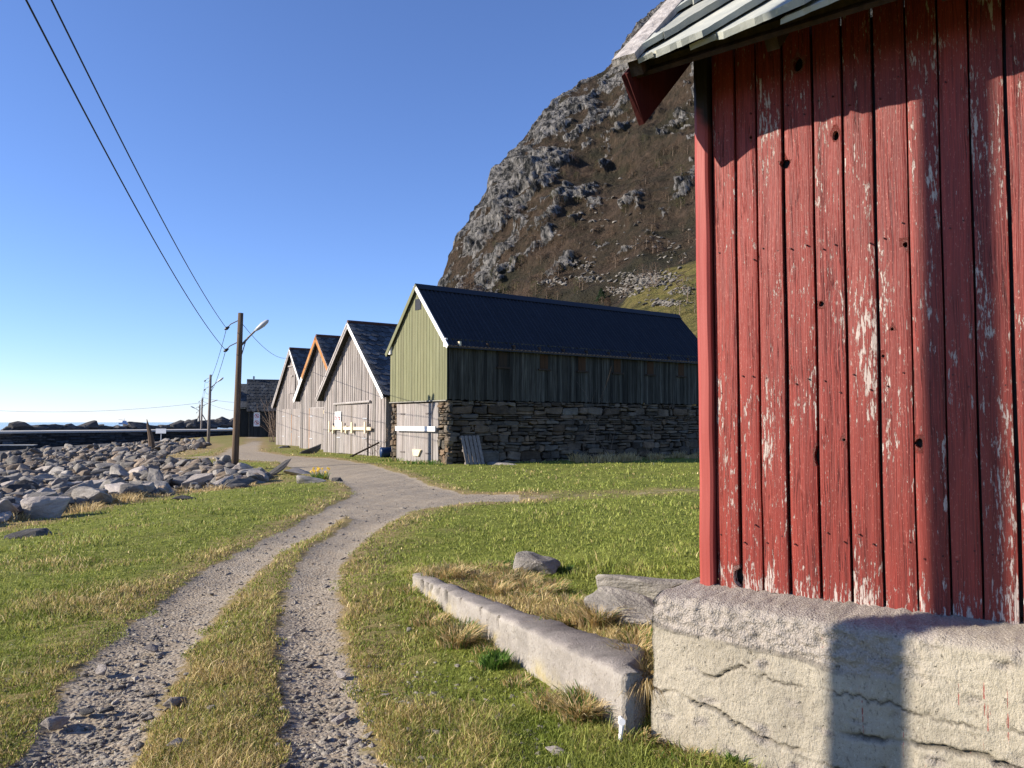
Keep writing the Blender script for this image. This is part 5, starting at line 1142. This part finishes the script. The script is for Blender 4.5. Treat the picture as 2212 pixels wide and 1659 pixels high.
# the sward: single blades, denser near the viewer
def sward():
    r = np.random.default_rng(5); N = 620000
    px = r.uniform(-420, 2300, N); py = 968 + 900 * r.random(N) ** 0.85
    xc = (px - 1106) / F; yc = (829.5 - py) / F; c, s = math.cos(PITCH), math.sin(PITCH); dx, dy, dz = xc, c - yc * s, s + yc * c
    z = np.full(N, -.1)
    for _ in range(12): k = (z - EYE) / dz; z = .5 * z + .5 * gz(dx * k, dy * k, False)
    x, y = dx * k, dy * k; ok = (y > 2.2) & (y < 62); x, y = x[ok], y[ok]
    G, DR, BE, SD, DE = masks(x, y); z = gz(x, y)
    # keep off buildings, foundation and low wall
    lx = (x - SC.x) * .788 - (y - SC.y) * .616; ly = (x - SC.x) * .616 + (y - SC.y) * .788
    shed = (lx > -.1) & (ly > -.45) & (ly < 4.5)
    ax = (RW1 - RW0).normalized(); q = (x - RW0.x) * ax.y - (y - RW0.y) * ax.x; t = (x - RW0.x) * ax.x + (y - RW0.y) * ax.y
    wall_ = (q > -.01) & (q < np.interp(t / 4.04, [0, .03, .12, .3, .5, 1], [.13, .16, .44, .33, .24, .17]) - .02) & (t > -.05) & (t < 4.05)
    bx = (x - bb[0]) * .595 - (y - bb[1]) * .804; by = (x - bb[0]) * .804 + (y - bb[1]) * .595
    build = (np.abs(bx) < 2.55) & (by > -.05) & (by < 17.5)
    n1 = np.array([mnoise.noise(Vector((a * .9, b * .9, 0))) for a, b in zip(x, y)]); n2 = np.array([mnoise.noise(Vector((a * 3.4, b * 3.4, 5))) for a, b in zip(x, y)]); n3 = np.array([mnoise.noise(Vector((a * .3, b * .3, 9))) for a, b in zip(x, y)])
    gn = G + .55 * n2 + .3 * n1
    keep = ((gn < .40 + .12 * r.random(len(x))) | (G < .04)) & (BE + .5 * n2 < .35) & ~shed & ~wall_ & ~build & (r.random(len(x)) > .35 * G)
    x, y, z, DR, n1, n2, n3, G = [a[keep] for a in (x, y, z, DR, n1, n2, n3, G)]; n = len(x)
    long_ = np.clip(.8 + .9 * n1 + .5 * n2, .55, 1.7) * (1 - .5 * ss(0.05, .4, G))
    right = ss(-.5, 1.0, x + .09 * y)
    h = (.020 + .026 * r.random(n)) * long_ * (1 + .25 * right) * (1 + .018 * y); stray = r.random(n) < .035; h = np.where(stray, h * 2.1, h); w = np.maximum(.0028, .00062 * y) * r.uniform(.7, 1.4, n)
    a = r.uniform(0, 2 * np.pi, n); lean = r.uniform(.15, 1.1, n) * h; la = r.uniform(0, 2 * np.pi, n)
    base = np.stack([x, y, z - .008], -1); side = np.stack([np.cos(a), np.sin(a), 0 * a], -1) * w[:, None]
    mid = base + np.stack([np.cos(la) * lean * .3, np.sin(la) * lean * .3, h * .6], -1); tip = base + np.stack([np.cos(la) * lean, np.sin(la) * lean, h], -1)
    V_ = np.stack([base - side, base + side, mid + side * .7, tip, mid - side * .7], 1).reshape(-1, 3)
    dm = DR + .75 * n1 + .45 * n2 + .35 * n3; dm = dm + r.normal(0, .22, n)
    ps = ss(.40, 1.30, dm)[:, None]
    g1 = np.array([.15, .195, .026]); g2 = np.array([.37, .385, .095]); s1 = np.array([.37, .27, .10]); s2 = np.array([.70, .56, .29])
    u = np.clip(.5 + .6 * n2 + r.normal(0, .25, n), 0, 1)[:, None]; uu = r.random((n, 1)) ** 1.3
    cg = g1 + (g2 - g1) * u; cs_ = s1 + (s2 - s1) * uu; pick = (r.random((n, 1)) < ps * .85)
    c = np.where(pick, cs_, cg * (1 - .25 * ps) + s1 * .25 * ps) * r.uniform(.55, 1.45, (n, 1))
    C_ = np.repeat(c, 5, 0)
    o = np.arange(n)[:, None] * 5; Fq = np.concatenate([o + np.array([[0, 1, 2, 4]])], 0); Ft = o + np.array([[4, 2, 3]])
    tri = np.concatenate([o + np.array([[0, 1, 2]]), o + np.array([[0, 2, 4]]), Ft], 1)
    ob = np_mesh('grass', V_, tri.ravel(), 3, M['blade'], C_); return tag(ob, 'short green and straw-coloured grass on the lawn and between the tracks', 'grass', kind='stuff')
sward()

# on the mountain side: scree, a dark spruce, bushes, small trees
from mathutils.bvhtree import BVHTree
bv = BVHTree.FromPolygons([Vector(v) for v in MV.reshape(-1, 3)], [tuple(int(i) for i in q) for q in mq])
def hit(px, py):
    d = ray(px, py).normalized(); res = bv.ray_cast(Vector((0, 0, EYE)), d); return res[0]
r = random.Random(23); items = []
for cx, cy, rx, ry, n in [(1400, 607, 62, 17, 380), (1345, 632, 40, 9, 90), (1440, 655, 46, 6, 110), (1480, 628, 26, 10, 70), (1260, 578, 30, 16, 40), (1200, 612, 40, 7, 40), (1275, 604, 46, 8, 70), (1440, 540, 70, 40, 50), (1300, 480, 120, 60, 50)]:
    for _ in range(n):
        p = hit(cx + r.gauss(0, rx * .5), cy + r.gauss(0, ry * .55) - 0.0)
        if p is None: continue
        s = r.uniform(.5, 1.7) * p.y / 200; t = r.uniform(.3, .75); items.append((r.choice(PEB), tuple(p), (s * 1.3, s, s * .8), (r.uniform(-.5, .5), r.uniform(-.5, .5), r.uniform(0, 6)), (t, t, t)))
tag(merged_rocks('scree', items), 'grey scree and boulders at the foot of the mountain above the barn roof', 'scree')
def foliage_tree(name, p, h, w, cols, label, seed, n=900, group=None, conic=True):
    r = random.Random(seed); S = empty(name, p); tag(S, label, 'tree' if 'bush' not in name else 'bush', group); m = MB(); m.tube([(0, 0, -.3), (.05 * h, 0, h * .5), (0, 0, h * .95)], [.03 * h, .02 * h, .004 * h], 6); m.build('trunk', M['twig'], S)
    V_, C_, Fq = [], [], []
    for k in range(n):
        z = r.random() ** (1.3 if conic else .8); rad = w * ((1 - z) ** .8 if conic else math.sqrt(max(0, 1 - (2 * z - 1) ** 2)) * .9) * (.5 + .5 * r.random()) * (1 + .3 * mnoise.noise(Vector((z * 5, k * .01, seed))))
        a = r.uniform(0, 6.283); c = Vector((rad * math.cos(a), rad * math.sin(a), h * (.05 + .95 * z))); s = h * r.uniform(.03, .07); u = Vector((r.gauss(0, 1), r.gauss(0, 1), r.gauss(0, .6))).normalized() * s; v = u.orthogonal().normalized() * s * .5; o = len(V_)
        V_ += [c - u, c + v, c + u, c - v]; t = r.uniform(.6, 1.3); cc = r.choice(cols); C_ += [[q * t for q in cc]] * 4; Fq += [o, o + 1, o + 2, o + 3]
    np_mesh('crown', np.array(V_), np.array(Fq), 4, M['blade'], np.array(C_), False, S); return S
p = hit(1299, 652); foliage_tree('spruce', p, 5.0, 2.4, [(.02, .04, .015), (.03, .055, .02)], 'low dark green spruce on the slope just above the barn roof', 3)
p = hit(1313, 664); foliage_tree('bush', p, 3.4, 1.6, [(.09, .055, .035), (.12, .08, .05)], 'reddish brown bush right beside the dark spruce', 4, 700, conic=False)
for k in range(150):
    px = r.uniform(1000, 1500); f = r.random(); lo = 640 + (px - 950) * .10; hi = float(np.interp(px, SKX, SKY)) + 120; py = lo + (hi - lo) * f
    p = hit(px, py)
    if p is None or py > lo: continue
    g = r.random(); h = r.uniform(3.0, 6.0)
    foliage_tree('bush', p - Vector((0, 0, .6)), h, h * .55, [(.10, .065, .04), (.15, .10, .062)] if g < .8 else [(.07, .075, .025), (.11, .10, .04)], 'leafless brown birch scrub on the mountain side' if g < .8 else 'olive green bush among the brown scrub on the mountain side', 100 + k, 170, 'brown scrub bushes on the mountain' if g < .8 else 'olive bushes on the mountain', False)
p = hit(1412, 622); bare_shrub(p.x, p.y, 9.0, 4, 'pale bare birch standing in the scree on the mountain foot', 77, 'birch', .07, .5, p.z - .3)
